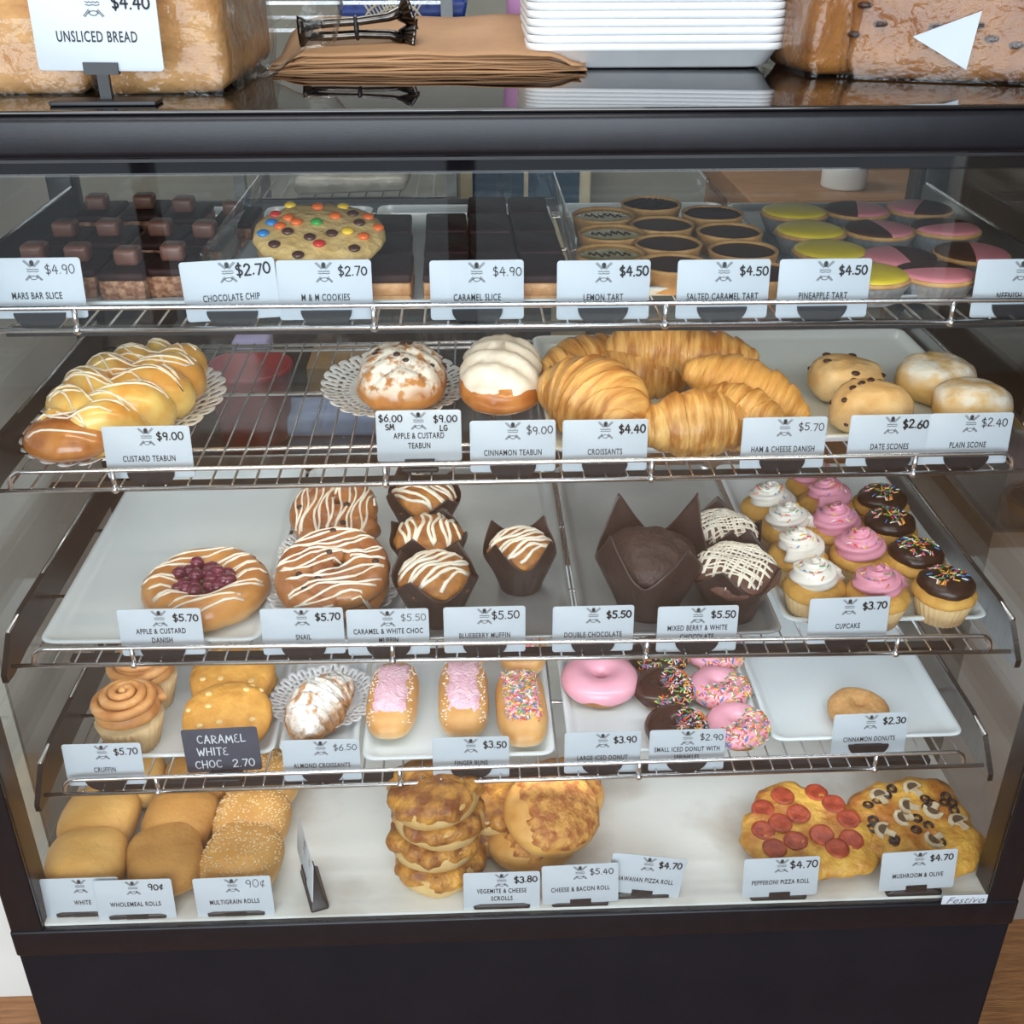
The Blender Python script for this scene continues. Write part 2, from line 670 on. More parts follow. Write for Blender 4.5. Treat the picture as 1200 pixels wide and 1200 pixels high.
GLYPH = {
    '0': (.62, [arc(.3, .5, .28, .46, 80, 440, 16)]), '1': (.3, [[(.05, .8), (.15, 1), (.15, 0)]]),
    '2': (.6, [arc(.28, .74, .24, .25, 170, -40, 8) + [(.02, .02), (.56, .04)]]),
    '3': (.56, [arc(.24, .76, .24, .23, 150, -80, 9) + arc(.24, .27, .28, .27, 80, -150, 9)]),
    '4': (.62, [[(.34, 1), (.02, .36), (.6, .36)], [(.44, .8), (.42, 0)]]),
    '5': (.58, [[(.54, .97), (.12, .97), (.08, .58)] + arc(.24, .33, .29, .3, 110, -140, 10)]),
    '6': (.56, [[(.44, .98), (.14, .6)] + arc(.28, .28, .25, .27, 160, -200, 14)]),
    '7': (.56, [[(.02, .96), (.54, .96), (.2, 0)]]), '8': (.56, [arc(.27, .75, .2, .22, 0, 360, 12), arc(.27, .26, .26, .26, 0, 360, 12)]),
    '9': (.56, [arc(.26, .7, .23, .26, 10, 370, 12) + [(.46, .3), (.4, 0)]]), '.': (.2, [[(.07, .02), (.1, .06)]]),
    '$': (.6, [arc(.28, .72, .24, .2, 40, 250, 9) + arc(.28, .28, .26, .22, 80, -140, 9), [(.28, 1.1), (.28, -.12)]]),
    'c': (.5, [arc(.28, .4, .22, .28, 50, 310, 10), [(.36, .85), (.2, -.08)]]),
    'S': (.6, [arc(.28, .74, .24, .22, 40, 250, 9) + arc(.28, .27, .26, .25, 80, -140, 9)]),
    'M': (.8, [[(.02, 0), (.12, 1), (.36, .3), (.62, 1), (.74, 0)]]), 'L': (.5, [[(.06, 1), (.04, .02), (.48, .04)]]),
    'G': (.66, [arc(.34, .5, .3, .48, 50, 330, 12) + [(.62, .45), (.38, .44)]]), 'C': (.6, [arc(.34, .5, .3, .48, 50, 310, 12)]),
    'A': (.66, [[(.02, 0), (.3, 1), (.6, 0)], [(.12, .36), (.5, .36)]]), 'R': (.6, [[(.06, 0), (.06, 1)] + arc(.1, .74, .4, .25, 90, -90, 9) + [(.55, 0)]]),
    'E': (.54, [arc(.3, .75, .24, .23, 70, 260, 8) + arc(.3, .27, .28, .26, 100, 310, 8)]), 'W': (.84, [[(.02, 1), (.2, 0), (.4, .7), (.6, 0), (.8, 1)]]),
    'H': (.62, [[(.05, 0), (.05, 1)], [(.55, 0), (.55, 1)], [(.05, .5), (.55, .5)]]), 'I': (.2, [[(.1, 0), (.1, 1)]]),
    'T': (.6, [[(.02, .98), (.58, .98)], [(.3, .98), (.28, 0)]]), 'O': (.66, [arc(.32, .5, .29, .47, 90, 450, 14)]), ' ': (.45, []),
}


def stroke_mesh(lines, wd, z=0.0):
    """Flat pen strokes in the x-y plane of a card face."""
    Vv, F = [], []
    for ln in lines:
        for (x0, y0), (x1, y1) in zip(ln, ln[1:]):
            l = math.hypot(x1 - x0, y1 - y0)
            if l < 1e-7:
                continue
            nx, ny = -(y1 - y0) / l * wd / 2, (x1 - x0) / l * wd / 2
            o = len(Vv)
            Vv += [(x0 + nx, y0 + ny, z), (x0 - nx, y0 - ny, z), (x1 - nx, y1 - ny, z), (x1 + nx, y1 + ny, z)]
            F.append((o, o + 1, o + 2, o + 3))
        for x, y in ln:
            o = len(Vv)
            Vv += [(x + wd / 2 * math.cos(PI / 3 * i), y + wd / 2 * math.sin(PI / 3 * i), z) for i in range(6)]
            F.append(tuple(range(o, o + 6)))
    return Vv, F


def handwriting(txt, h, seed=0, sx=1.0, gap=.13):
    rr = random.Random(seed)
    x, out = 0, []
    for ch in txt:
        wd, ls = GLYPH[ch]
        dy, sc = rr.uniform(-.06, .06), rr.uniform(.92, 1.06)
        for l in ls:
            out.append([((x + px * sx) * h, (py * sc + dy) * h) for px, py in l])
        x += wd * sx + gap
    return out, x * h


def print_text(txt, h, sx=.62, offset=0.0, shear=0.0):
    cu = bpy.data.curves.new('lettering', 'FONT')
    cu.body = txt
    cu.size = h * 1.42
    cu.align_x = 'CENTER'
    cu.offset = offset
    cu.shear = shear
    cu.space_character = 1.12
    cu.resolution_u = 3
    o = bpy.data.objects.new('lettering', cu)
    me = bpy.data.meshes.new_from_object(o)
    v = [(p.co.x * sx, p.co.y, 0) for p in me.vertices]
    f = [tuple(p.vertices) for p in me.polygons]
    bpy.data.objects.remove(o)
    bpy.data.meshes.remove(me)
    bpy.data.curves.remove(cu)
    return v, f


def logo(s):
    """The bakery's mark: a whisk over crossed rolling pins, a wavy banner, a loaf below."""
    L_ = [[(-.92, 1.0), (-.22, .34)], [(-.78, 1.08), (-.14, .46)], [(.92, 1.0), (.22, .34)], [(.78, 1.08), (.14, .46)],
          [(-.92, -1.05), (-.42, -.52)], [(-.80, -1.12), (-.34, -.62)], [(.92, -1.05), (.42, -.52)], [(.80, -1.12), (.34, -.62)],
          [(-.62, .16), (-.45, .04), (-.28, .14), (-.1, .04), (.1, .14), (.28, .04), (.45, .14), (.62, .04)],
          [(-.62, -.12), (-.3, -.18), (0, -.12), (.3, -.18), (.62, -.12)],
          arc(0, -.98, .50, .36, 25, 155, 8), arc(0, -.62, .44, .40, 210, 330, 8)]
    B_ = [arc(0, .80, .15, .20, 90, 450, 8), arc(0, .80, .06, .10, 90, 450, 6), [(-.1, .52), (.1, .52)]]
    sc = lambda q: [[(x * s, y * s) for x, y in l] for l in q]
    return sc(L_), sc(B_)


LOGO_L, LOGO_B = logo(.0086)
logo_mb = MB()
logo_mb.add(stroke_mesh(LOGO_L, .00070), grey_ink, False)
logo_mb.add(stroke_mesh(LOGO_B, .0019), grey_ink, False)


def price_sign(label, lines, prices, loc, rz=0.0, tilt=.10, roll=0.0, w_=.0905, h_=.0575, lift=None, stand='disc', lx=0.0, px=.029, board=None,
               th=.0075, ph=.0088, drop=0.0, faint=False, group='price signs', base_depth=0, text_y=None):
    """Card with printed name, bakery mark and hand-written price. loc = the middle of the card's face; lift = its height above
    what the stand stands on."""
    t = thing('price_sign', label, 'price sign', loc, rz, group)
    rot = rotx(PI / 2 - tilt) @ rotz(roll)
    card = MB()
    card.add(move(rbox(w_ / 2, h_ / 2, .0010, .0003, .0032, 2), (0, 0, -.001), None), board or card_m, rot=rot)
    # rotate: x right, y up, z towards the viewer (-y in the world)
    c = card.build('card', t)
    mb = MB()
    if text_y is None:
        text_y = -.0100 if len(lines) == 1 else -.0015
    for i, tx in enumerate(lines):
        mb.add(move(print_text(tx, th * .86, .64, .00016), (lx, text_y - i * .0112, .0004)), ink, False, rot=rot)
    if mb.v:
        mb.build('printed_name', c)
    if board is None:
        lm = MB()
        lm.add(move((logo_mb.v, logo_mb.f), (lx, .0172, .0004)), grey_ink, False, rot=rot)
        lm.build('bakery_mark', c)
    mb = MB()
    for i, (tx, dx, dy, hh, wd, im) in enumerate(prices):
        ls, wdt = handwriting(tx, hh, seed=i + len(label))
        mb.add(move(stroke_mesh(ls, wd), (dx - wdt / 2, dy, .0006)), im, False, rot=rot)
    if mb.v:
        mb.build('written_price' if board is None else 'chalk_lettering', c)
    lift = lift if lift is not None else h_ / 2 + .003
    foot = MB()
    if stand == 'disc':
        hd = []
        for yy in (-.0045, -.0015):
            hd.append([(.0245 * math.cos(R(180 + 180 * i / 20)), yy, .0185 * math.sin(R(180 + 180 * i / 20))) for i in range(21)])
        d0 = -lift + .0105
        foot.add(move(loft(hd[::-1]), (0, -.0005, d0)), black_plastic, False)
        foot.add(box(-.017, .017, -.0015, .004, d0 - .004, d0 + .0005), black_plastic, False)
    elif stand == 'wedge':
        a = np.array([0, -h_ / 2 + .004, 0]) @ rot.T
        foot.add(move(rloft([(.034, .011, 0, .003), (.034, .011, .004, .003), (.022, .007, .009, .002), (.014, .004, lift - h_ / 2 + .006, .001)]), (a[0], a[1] + .0095, -lift)), black_plastic)
        foot.add(move(box(-.0125, .0125, -.0045, .0045, -.003, .0016), (0, -h_ / 2 + .002, 0)), black_plastic, False, rot=rot)
    elif stand == 'stem':
        a = np.array([0, -h_ / 2, 0]) @ rot.T
        foot.add(move(rbox(.0425, .012, .0035, .001, .002), (0, a[1] - .002, -lift)), black_plastic)
        foot.add(box(-.0045, .0045, a[1] - .002, a[1] + .004, -lift + .003, a[2] + .003), black_plastic, False)
        foot.add(move(box(-.0135, .0135, -.0045, .0045, -.004, .003), (.0, -h_ / 2 + .002, 0)), black_plastic, False, rot=rot)
    elif stand == 'clip':
        foot.add(move(box(-.016, .016, -.006, .002, -.003, .0025), (0, -h_ / 2 + .001, 0)), black_plastic, False, rot=rot)
        a = np.array([0, -h_ / 2, 0]) @ rot.T
        foot.add(move(rbox(.02, .014, .004, .001, .003), (0, a[1] + .004, -lift)), black_plastic)
        foot.add(box(-.004, .004, a[1], a[1] + .004, -lift + .002, a[2] + .002), black_plastic, False)
    foot.build('stand', t)
    return t


# maker's plate on the bottom right of the glass
pc = V(1130, 1055, -.0006)
pl = MB()
pl.add(move(rbox(.0275, .0085, .0014, .0004, .001, 2), (0, 0, -.0007)), card_m, rot=rotx(PI / 2), loc=pc)
plo = pl.build('maker_plate', case)
one('plate_lettering', move(move(print_text('Festivo', .0105, .95, 0, .45), (0, -.0038, .0009), rotx(0)), pc, rotx(PI / 2)), grey_ink, plo, False)

# ------------------------------------------------------------------ wire shelves
DEPTH = {1: .555, 2: .555, 3: .550, 4: .550}
WORD = {1: 'top wire shelf under the tarts and slices', 2: 'wire shelf under the croissants and scones', 3: 'wire shelf under the muffins and cupcakes', 4: 'lowest wire shelf under the donuts and finger buns'}
for k in (1, 2, 3, 4):
    fy, zt, sl = SHELF[k]
    t = thing('wire_shelf', 'chrome ' + WORD[k], 'shelf', (0, 0, zt), 0, 'chrome wire shelves', ry=-sl)
    lo = -DECK - .0035
    # front guard rail: upper bar that turns down at both ends
    e, rr_ = .5309, .014
    pts = [(-e - .004, fy + .006, lo), (-e, fy, lo + .004), (-e, fy, -rr_)] + [(-e + rr_ * (1 - math.cos(R(a))), fy, -rr_ + rr_ * math.sin(R(a))) for a in (20, 45, 70, 90)]
    pts += [(-p[0], p[1], p[2]) for p in reversed(pts)]
    one('guard_rail', tube(pts, .0026, 8), chrome, t)
    one('front_bar', tube([(-.556, fy, lo), (.556, fy, lo)], .0026, 8), chrome, t)
    for x in (-.4237, -.141, .141, .4237):
        pm = MB()
        pm.add(tube([(x, fy, lo), (x, fy, 0)], .0028, 8), chrome)
        pm.add(move(dome(.0045, .0045, .009, .5, 2, 2, 10, 6), (x, fy - .001, lo - .0045)), chrome)
        pm.build('rail_post', t)
    wires = MB()
    n = 46
    for i in range(n + 1):
        x = -.535 + 1.07 * i / n
        wires.add(tube([(x, fy - .0005, lo + .0005), (x, fy + .004, lo + .0015), (x, DEPTH[k], lo + .0022)], .00135, 5), chrome)
    wires.build('deck_wires', t)
    cr = MB()
    for y in (.22, .38, DEPTH[k] - .02, DEPTH[k]):
        cr.add(tube([(-.557, y, lo - .001), (.557, y, lo - .001)], .0024, 6), chrome)
    cr.build('cross_bars', t)
    for sx in (-1, 1):
        b = MB()
        prof = [(fy - .012, lo - .014), (fy - .012, lo - .004), (fy + .02, .006), (fy + .06, .012), (DEPTH[k] + .005, .012), (DEPTH[k] + .005, lo - .012), (fy + .05, lo - .012), (fy + .006, lo - .016)]
        r0 = [(sx * .558, y, z) for y, z in prof]
        r1 = [(sx * .5645, y, z) for y, z in prof]
        b.add(loft([r0, r1] if sx < 0 else [r1, r0]), dark_steel if sx < 0 else steel, False)
        b.add(tube([(sx * .5615, fy + .02, .008), (sx * .5615, DEPTH[k], .014)], .0028, 6), chrome)
        b.build('side_bracket', t)
    ls = one('light_strip', box(-.5, .5, fy + .018, fy + .030, lo - .0125, lo - .0055), black_plastic, t, False)
    dm = one('strip_diffuser', box(-.49, .49, fy + .030, fy + .0305, lo - .0115, lo - .0065), glow('led_strip', 'FFE2B0' if k == 1 else 'F4F7FF', 3.0), ls, False)
    lt = area('shelf_strip_lamp', (0, fy + .036, zt + lo - .014), (0, fy + .25, zt - .2), 1.0, .012, STRIP_W[k], (1, .86, .62) if k == 1 else (.96, .98, 1))


# ------------------------------------------------------------------ trays
def tray(label, k, x0, x1, y0, y1, m, h=.013, rz=0, group='display trays', t=.004):
    hx, hy = (x1 - x0) / 2, (y1 - y0) / 2
    z = deck(k, (x0 + x1) / 2) + .0003
    o = tag(one('display_tray', rloft([(hx - .014, hy - .014, 0, .012), (hx - .004, hy - .004, h * .6, .014), (hx, hy, h - .001, .015), (hx - .001, hy - .001, h, .015),
                                       (hx - .006, hy - .006, h, .013), (hx - .011, hy - .011, h * .5, .012), (hx - .018, hy - .018, t, .012)]), m,
                loc=((x0 + x1) / 2, (y0 + y1) / 2, z), rz=rz), label, 'tray', group)
    o.rotation_euler[1] = -SHELF[k][2]
    return o


TB = .0043
tray('white tray under the chocolate bar slices on the top shelf', 1, -.53, -.310, .140, .53, melamine)
tray('white tray under the candy topped cookies', 1, -.306, -.170, .155, .53, melamine)
tray('white tray under the plain dark caramel slices', 1, -.164, .056, .136, .535, melamine)
tray('white tray under the lemon and salted caramel tarts', 1, .066, .282, .172, .540, melamine)
tray('pale steel tray under the pineapple and pink tarts', 1, .288, .548, .140, .535, grey_tray)
tray('white tray under the heap of croissants', 2, .036, .252, .165, .53, melamine)
tray('white tray under the scones', 2, .262, .554, .186, .538, melamine)
tray('white tray under the berry danish', 3, -.532, -.288, .100, .53, melamine)
tray('white tray under the iced snails', 3, -.284, -.130, .102, .53, melamine)
tray('pale steel tray under the iced blueberry and caramel muffins', 3, -.126, .064, .098, .53, grey_tray)
tray('pale steel tray under the chocolate and mixed berry muffins', 3, .070, .300, .100, .53, grey_tray)
tray('white tray under the cupcakes', 3, .306, .548, .124, .53, melamine)
tray('white tray under the cruffins and yellow cookies', 4, -.500, -.294, .117, .53, melamine)
tray('white tray under the almond croissant', 4, -.290, -.194, .118, .53, melamine)
tray('white tray under the finger buns', 4, -.188, .044, .099, .53, melamine)
tray('white tray under the iced donuts', 4, .060, .302, .100, .53, melamine)
tray('white tray with one cinnamon donut on it', 4, .308, .546, .111, .53, melamine)

# ------------------------------------------------------------------ food materials
bun_gold = mat('golden_crust', 'C98A45', 'DDA95C', 40, rough=.42, bump=.0006, bscale=60, low=('EBCB93', .002, .022))
bun_glaze = mat('glazed_brown_crust', 'A9622C', 'C98544', 35, rough=.28, bump=.0006, bscale=50, coat=.35)
teabun_yellow = mat('custard_braid_crust', 'D79A48', 'EBCB78', 22, .38, .62, rough=.3, bump=.0005, bscale=50, coat=.3)
teabun_tip = mat('brown_glazed_tip', '9C5A2C', 'BE7D42', 40, rough=.24, coat=.5)
custard = mat('yellow_custard', 'F0CB5C', 'E8BB45', 40, rough=.3)
icing_white = mat('white_icing', 'F3EBDB', 'EADFCB', 60, rough=.4)
icing_cream = mat('cream_white_icing', 'F1EAE0', 'DDD0BF', 45, .45, .8, rough=.45, bump=.0009, bscale=70)
icing_pink = mat('pink_icing', 'E9A2B5', 'EDABBD', 30, rough=.25, coat=.3)
icing_rose = mat('pink_coconut_icing', 'ECC6D0', 'E2B0C0', 120, rough=.8, bump=.0016, bscale=260)
frost_pink = mat('pink_frosting', 'E39AB0', 'DC90A6', 50, rough=.5)
frost_white = mat('white_frosting', 'EFEAE2', 'E6DED3', 50, rough=.5)
frost_choc = mat('chocolate_frosting', '2A1813', '35201A', 50, rough=.32)
choc_dark = mat('dark_chocolate', '2E1C1B', '3B2625', 30, rough=.55, spec=.14, bump=.0004, bscale=60)
choc_gloss = mat('glossy_chocolate_icing', '41241B', '4A2B21', 30, rough=.5, spec=.15)
glaze_choc = mat('donut_chocolate_glaze', '3A211A', '42271F', 30, rough=.2, spec=.5)
choc_bar = mat('milk_chocolate_chunk', '6A4438', '7A5346', 40, rough=.38, bump=.0004, bscale=70)
crisp = mat('crisped_rice_base', '8F5D44', 'C69877', 160, .4, .62, rough=.6, bump=.003, bscale=190, spots=None)
caramel_m = mat('caramel_layer', 'B9824F', 'CF9C68', 80, rough=.4, bump=.0008, bscale=140)
shortbread = mat('biscuit_layer', 'CFA06C', 'B98655', 120, rough=.7, bump=.001, bscale=200)
cookie_m = mat('yellow_cookie', 'D9A04B', 'C88B38', 60, rough=.6, bump=.0022, bscale=70, spots=None)
cookie_pale = mat('pale_cookie', 'D8B87A', 'C9A564', 60, rough=.65, bump=.002, bscale=80)
tart_crust = mat('tart_pastry', 'CFA063', 'BE8B4E', 60, rough=.6, bump=.0008, bscale=120)
lemon_curd = mat('lemon_curd', '8E7A2C', 'A18D38', 30, rough=.15, coat=.4)
yellow_icing = mat('yellow_icing', 'E6CE36', 'DEC52F', 30, rough=.3, spec=.3)
neen_pink = mat('salmon_pink_icing', 'E58E96', 'DF8690', 20, rough=.32, spec=.3)
foil = mat('aluminium_foil', 'D4D6D8', 'BFC1C4', 60, rough=.35, metal=.6, bump=.0008, bscale=150)
paper_case_m = mat('pale_paper_case', 'D9BB8E', 'CFAE7E', 50, rough=.7)
cake_gold = mat('golden_cake', 'D9A755', 'C79445', 70, rough=.65, bump=.001, bscale=120)
muffin_paper = mat('brown_muffin_paper', '30221F', '3A2926', 25, rough=.42, bump=.0006, bscale=50)
muffin_gold = mat('golden_muffin', 'B97B3A', '8E5626', 60, rough=.6, bump=.002, bscale=90)
muffin_choc = mat('chocolate_muffin', '33211D', '45302A', 60, rough=.55, bump=.003, bscale=90)
muffin_plum = mat('brown_berry_muffin', '6D4A40', '59392F', 60, rough=.6, bump=.002, bscale=90)
croissant_m = mat('flaky_croissant_crust', 'A66B2B', 'DCAE68', 14, .36, .64, rough=.4, bump=.0011, bscale=36, stretch=(8, 1.0, 2.2), coat=.15)
croissant_pale = mat('pale_flaky_crust', 'D9A65C', 'C08843', 18, .4, .66, rough=.45, bump=.0010, bscale=36, stretch=(8, 1.0, 2.2))
sugar_bun = mat('sugared_bun_crust', 'A96B34', 'C08445', 40, rough=.45, bump=.001, bscale=70, dust=('EDEBE6', 95, .38, .52))
almond_m = mat('sugared_almond_crust', 'A8703E', 'C49058', 60, rough=.55, bump=.004, bscale=110, dust=('EEEDE8', 75, .36, .50))
scone_m = mat('scone_crust', 'D3A970', 'E6C898', 30, rough=.6, bump=.0016, bscale=60, low=('E7CF9C', .004, .020))
scone_flour = mat('floured_scone_crust', 'DDB877', 'CFA45F', 30, rough=.7, bump=.0016, bscale=60, dust=('F1EDE4', 30, .34, .52))
raisin_m = mat('raisin', '2E1A14', '402519', 80, rough=.4, bump=.0006, bscale=200)
berry_m = mat('purple_berry', '5A1730', '74203F', 60, rough=.2, coat=.5)
danish_m = mat('danish_crust', 'B8753A', 'CF9350', 25, rough=.3, bump=.0006, bscale=50, coat=.3, low=('DDB070', .002, .022))
snail_m = mat('glazed_snail_crust', '93552F', 'B67A47', 22, rough=.3, bump=.001, bscale=60, coat=.3)
roll_white = mat('white_roll_crust', 'CF9A52', 'DDAF69', 14, rough=.5, spec=.3, bump=.0007, bscale=130, low=('EBD3A0', .004, .026))
roll_meal = mat('wholemeal_roll_crust', 'B98748', 'AA783D', 20, rough=.6, spec=.25, bump=.0010, bscale=150, low=('D6B47E', .004, .024), spots=None)
roll_seed = mat('seeded_roll_crust', 'C08A45', 'CB9A56', 24, rough=.5, bump=.0008, bscale=90, low=('E1C79A', .004, .028))
roll_side = mat('multigrain_crumb', 'DCC497', 'C7AA78', 120, rough=.75, bump=.0012, bscale=180)
seed_m = mat('pale_seed', 'E2C79A', 'CFAE7C', 90, rough=.5)
scroll_side = mat('scroll_dough', 'D9BA82', 'CBA668', 30, rough=.6, bump=.0006, bscale=60)
cheese_bake = mat('baked_cheese', '874B1E', 'D89C42', 44, .38, .66, rough=.38, bump=.003, bscale=85, spots=None)
cheese_yellow = mat('golden_melted_cheese', 'AE6C2A', 'DAA84A', 30, .40, .62, rough=.38, bump=.003, bscale=70)
cheese_char = mat('browned_cheese', '8E5A2A', 'C98E3C', 45, rough=.45, bump=.0025, bscale=90)
bacon_m = mat('cheese_and_bacon_topping', 'A9602B', 'D69A4C', 85, .38, .6, rough=.42, bump=.0028, bscale=130)
pepperoni_m = mat('pepperoni', '8E301D', 'B04A2E', 90, .4, .65, rough=.33, bump=.0006, bscale=160)
olive_m = mat('black_olive', '1C1517', '2A2023', 60, rough=.25)
mushroom_m = mat('mushroom', 'D9CBAE', 'B9A585', 70, rough=.5)
mushroom_dark = mat('mushroom_gills', '4A3A2C', '5E4A38', 70, rough=.6)
donut_m = mat('donut_dough', 'C48A48', 'B0743A', 40, rough=.5, bump=.0006, bscale=80)
sugar_donut = mat('cinnamon_sugar_donut', 'C08D54', 'CFA26C', 160, rough=.8, bump=.0008, bscale=400)
finger_m = mat('finger_bun_crust', 'C98F50', 'D9A868', 26, rough=.4, bump=.0004, bscale=60, low=('EFDFBE', .004, .024))
doily_m = mat('white_paper_doily', 'EDEFF2', 'E4E7EB', 40, rough=.8)
coconut_m = mat('coconut_flake', 'F5F0EC', rough=.7)
SPR = [mat('sprinkle_' + n, c, rough=.35) for n, c in (('red', 'D9483B'), ('orange', 'EE8B35'), ('yellow', 'F0CE4A'), ('green', '4FA35B'), ('blue', '3E86C9'), ('white', 'F4F1EA'), ('pink', 'EC86A8'))]
CANDY = {n: mat('candy_' + n, c, rough=.2, coat=.4) for n, c in (('red', 'C8322C'), ('orange', 'E2692B'), ('yellow', 'EBC23A'), ('green', '3F9B46'), ('blue', '2F7FC4'), ('brown', '4A2A1E'))}


# ------------------------------------------------------------------ food builders
def doily(label, k, u, v, rx_, ry_, base, rz=0, size=None):
    """Lacy round paper doily: a fine-cut rim of holes round a plain middle, its edge lifting slightly."""
    p = S(k, u, v, base)
    N2, Vv, F = 168, [], []
    rad = [0, .58, .64, .70, .75, .80, .85, .90, .95, 1.0]
    for i, r in enumerate(rad):
        for j in range(N2):
            a = 2 * PI * j / N2
            q = r * (1 + (.04 * abs(math.sin(a * 14)) if i == 9 else (.02 * abs(math.sin(a * 14)) if i == 8 else 0)))
            Vv.append((rx_ * q * math.cos(a), ry_ * q * math.sin(a), .0012 + max(0, r - .6) ** 2 * .05 + .0012 * math.sin(a * 7 + k) * r))
    for i in range(9):
        for j in range(N2):
            if (i in (2, 6) and j % 3 == 0) or (i == 4 and j % 4 < 2) or (i == 8 and j % 12 in (0, 6)) or (i == 7 and j % 6 == 3):
                continue
            kx = (j + 1) % N2
            if i == 0:
                F.append((j, N2 + j, N2 + kx))
            else:
                F.append((i * N2 + j, (i + 1) * N2 + j, (i + 1) * N2 + kx, i * N2 + kx))
    o = one('paper_doily', (Vv, F), doily_m, loc=(p[0], p[1], deck(k, p[0]) + base), rz=rz)
    md = o.modifiers.new('thickness', 'SOLIDIFY')
    md.thickness = .0003
    return tag(o, label, 'doily', 'white paper doilies')


def croissant_vf(L=.15, rad=.036, bend=.75, bands=4.2, seed=0, nu=28, nt=110):
    rings = []
    rr = random.Random(seed)
    ph = rr.random()
    for i in range(nt + 1):
        t = -1 + 2 * i / nt
        a = bend * t
        cx, cy = L / 2 * math.sin(a) / math.sin(bend), -L / 2 * (1 - math.cos(a)) / math.sin(bend)
        ring = []
        for j in range(nu):
            th = 2 * PI * j / nu
            s = abs(t) * bands + .22 * math.sin(th) + .1 * math.sin(2 * th + ph)
            fr = s - math.floor(s)
            r = rad * max(.05, 1 - abs(t) ** 2.0 * .82) ** .75 * (1.08 - .125 * fr)
            r *= 1 + .05 * noise.noise(Vector((t * 4 + seed, th, ph * 9)))
            dy, dz = r * math.cos(th), r * .92 * math.sin(th)
            dz = max(dz, -.55 * rad)
            ring.append((cx + dy * math.sin(a), cy + dy * math.cos(a), dz + .55 * rad))
        rings.append(ring)
    return loft(rings)


def swirl_vf(r0, h, turns, tr0, tr1, flut=5, n=26, steps=90, rexp=.85):
    pts, rad = [], []
    for i in range(steps + 1):
        t = i / steps
        a = 2 * PI * turns * t
        r = r0 * (1 - t) ** rexp
        pts.append((r * math.cos(a), r * math.sin(a), h * t))
        rad.append(tr0 + (tr1 - tr0) * t)
    v, f = tube(pts, rad, n)
    v = np.array(v)
    for i in range(steps + 1):
        c = np.array(pts[i])
        for j in range(n):
            k = i * n + j
            v[k] = c + (v[k] - c) * (1 + .2 * math.cos(flut * 2 * PI * j / n + i * .22))
    return v, f


def cup_vf(r0, r1, h, n=72, pl=24, amp=.0012, z0=0, inner=True):
    prof = [(r0 * .2, z0), (r0 * .8, z0), (r0, z0 + .001), (r0 + (r1 - r0) * .5, z0 + h * .5), (r1, z0 + h)]
    if inner:
        prof += [(r1 - .0012, z0 + h - .0003), (r0 + (r1 - r0) * .5 - .001, z0 + h * .5)]
    return lathe(prof, n, lambda r, z, a: r + (amp * math.cos(pl * a) if z > z0 + .0005 else 0))


def torus_vf(Rm, r, sq=.8, nu=40, nv=18, a0=0, a1=360, grow=0, wav=0, seed=0):
    """Donut ring standing on z=0; a partial tube section (a0..a1 degrees, 90 = top) makes its icing."""
    full = a1 - a0 >= 360
    Vv, F = [], []
    for i in range(nu):
        u = 2 * PI * i / nu
        wv = wav * (math.sin(u * 5 + seed) + .6 * math.sin(u * 9 + seed * 2))
        for j in range(nv + (0 if full else 1)):
            b = R(a0 + (a1 - a0) * j / nv)
            if not full:
                mid = R((a0 + a1) / 2)
                b = mid + (b - mid) * (1 + wv)
            rr = r + grow
            x = Rm + rr * math.cos(b)
            Vv.append((x * math.cos(u), x * math.sin(u), r * sq + rr * sq * math.sin(b)))
    m_ = nv if full else nv + 1
    for i in range(nu):
        for j in range(nv):
            k = (j + 1) % m_
            F.append((i * m_ + j, ((i + 1) % nu) * m_ + j, ((i + 1) % nu) * m_ + k, i * m_ + k))
    return Vv, F


def top_part(vf, zf, grow=.0012, keep=None):
    """The upper skin of a shape, lifted a little: the icing that lies on it."""
    v, f = vf
    v = np.asarray(v, float)
    n = normals(v, f)
    g = [q for q in f if all(zf(v[i]) for i in q)]
    used = sorted({i for q in g for i in q})
    mp = {o: i for i, o in enumerate(used)}
    edge = {}
    for q in g:
        for a, b in zip(q, list(q[1:]) + [q[0]]):
            edge[tuple(sorted((a, b)))] = edge.get(tuple(sorted((a, b))), 0) + 1
    rim = {i for e, c in edge.items() if c == 1 for i in e}
    out = np.array([v[i] + n[i] * (grow if i not in rim else -grow * .3) for i in used])
    return out, [tuple(mp[i] for i in q) for q in g]

# ------------------------------------------------------------------ top shelf: slices, cookies, tarts
def choc_slice(label, loc):
    t = thing('chocolate_bar_slice', label, 'cake slice', loc, rnd.uniform(-.03, .03), 'chocolate bar slices')
    one('crisp_base', rough(rbox(.0228, .040, .022, .003, .003, 3), .0016, 120, rnd.random()), crisp, t)
    one('chocolate_topping', move(rough(rbox(.0230, .0402, .008, .003, .004, 3), .0008, 70, 3), (0, 0, .0215)), choc_dark, t)
    one('chocolate_chunk', move(rough(rbox(.0120, .013, .017, .0045, .005, 4), .001, 90, rnd.random()), (rnd.uniform(-.002, .002), -.002, .029), rotz(rnd.uniform(-.2, .2))), choc_bar, t)
    return t


CS = None
ROWN = ['front row', 'middle row', 'back row']
COLN = ['first from the left', 'second from the left', 'third from the left', 'fourth from the left']
for ri, row in enumerate(([(44, 294), (95, 295), (153, 299), (206, 294)], [(80, 267), (131, 266), (191, 266), (243, 268)], [(117, 236), (172, 235), (218, 239), (277, 243)])):
    for ci, (u, v) in enumerate(row):
        p = put(1, u, v, .037, TB)
        lab = 'chocolate topped crisped rice slice with chunk, ' + ROWN[ri] + ', ' + COLN[ci]
        if CS is None:
            CS = choc_slice(lab, p)
        else:
            dup(CS, lab, p, rnd.uniform(-.06, .06))


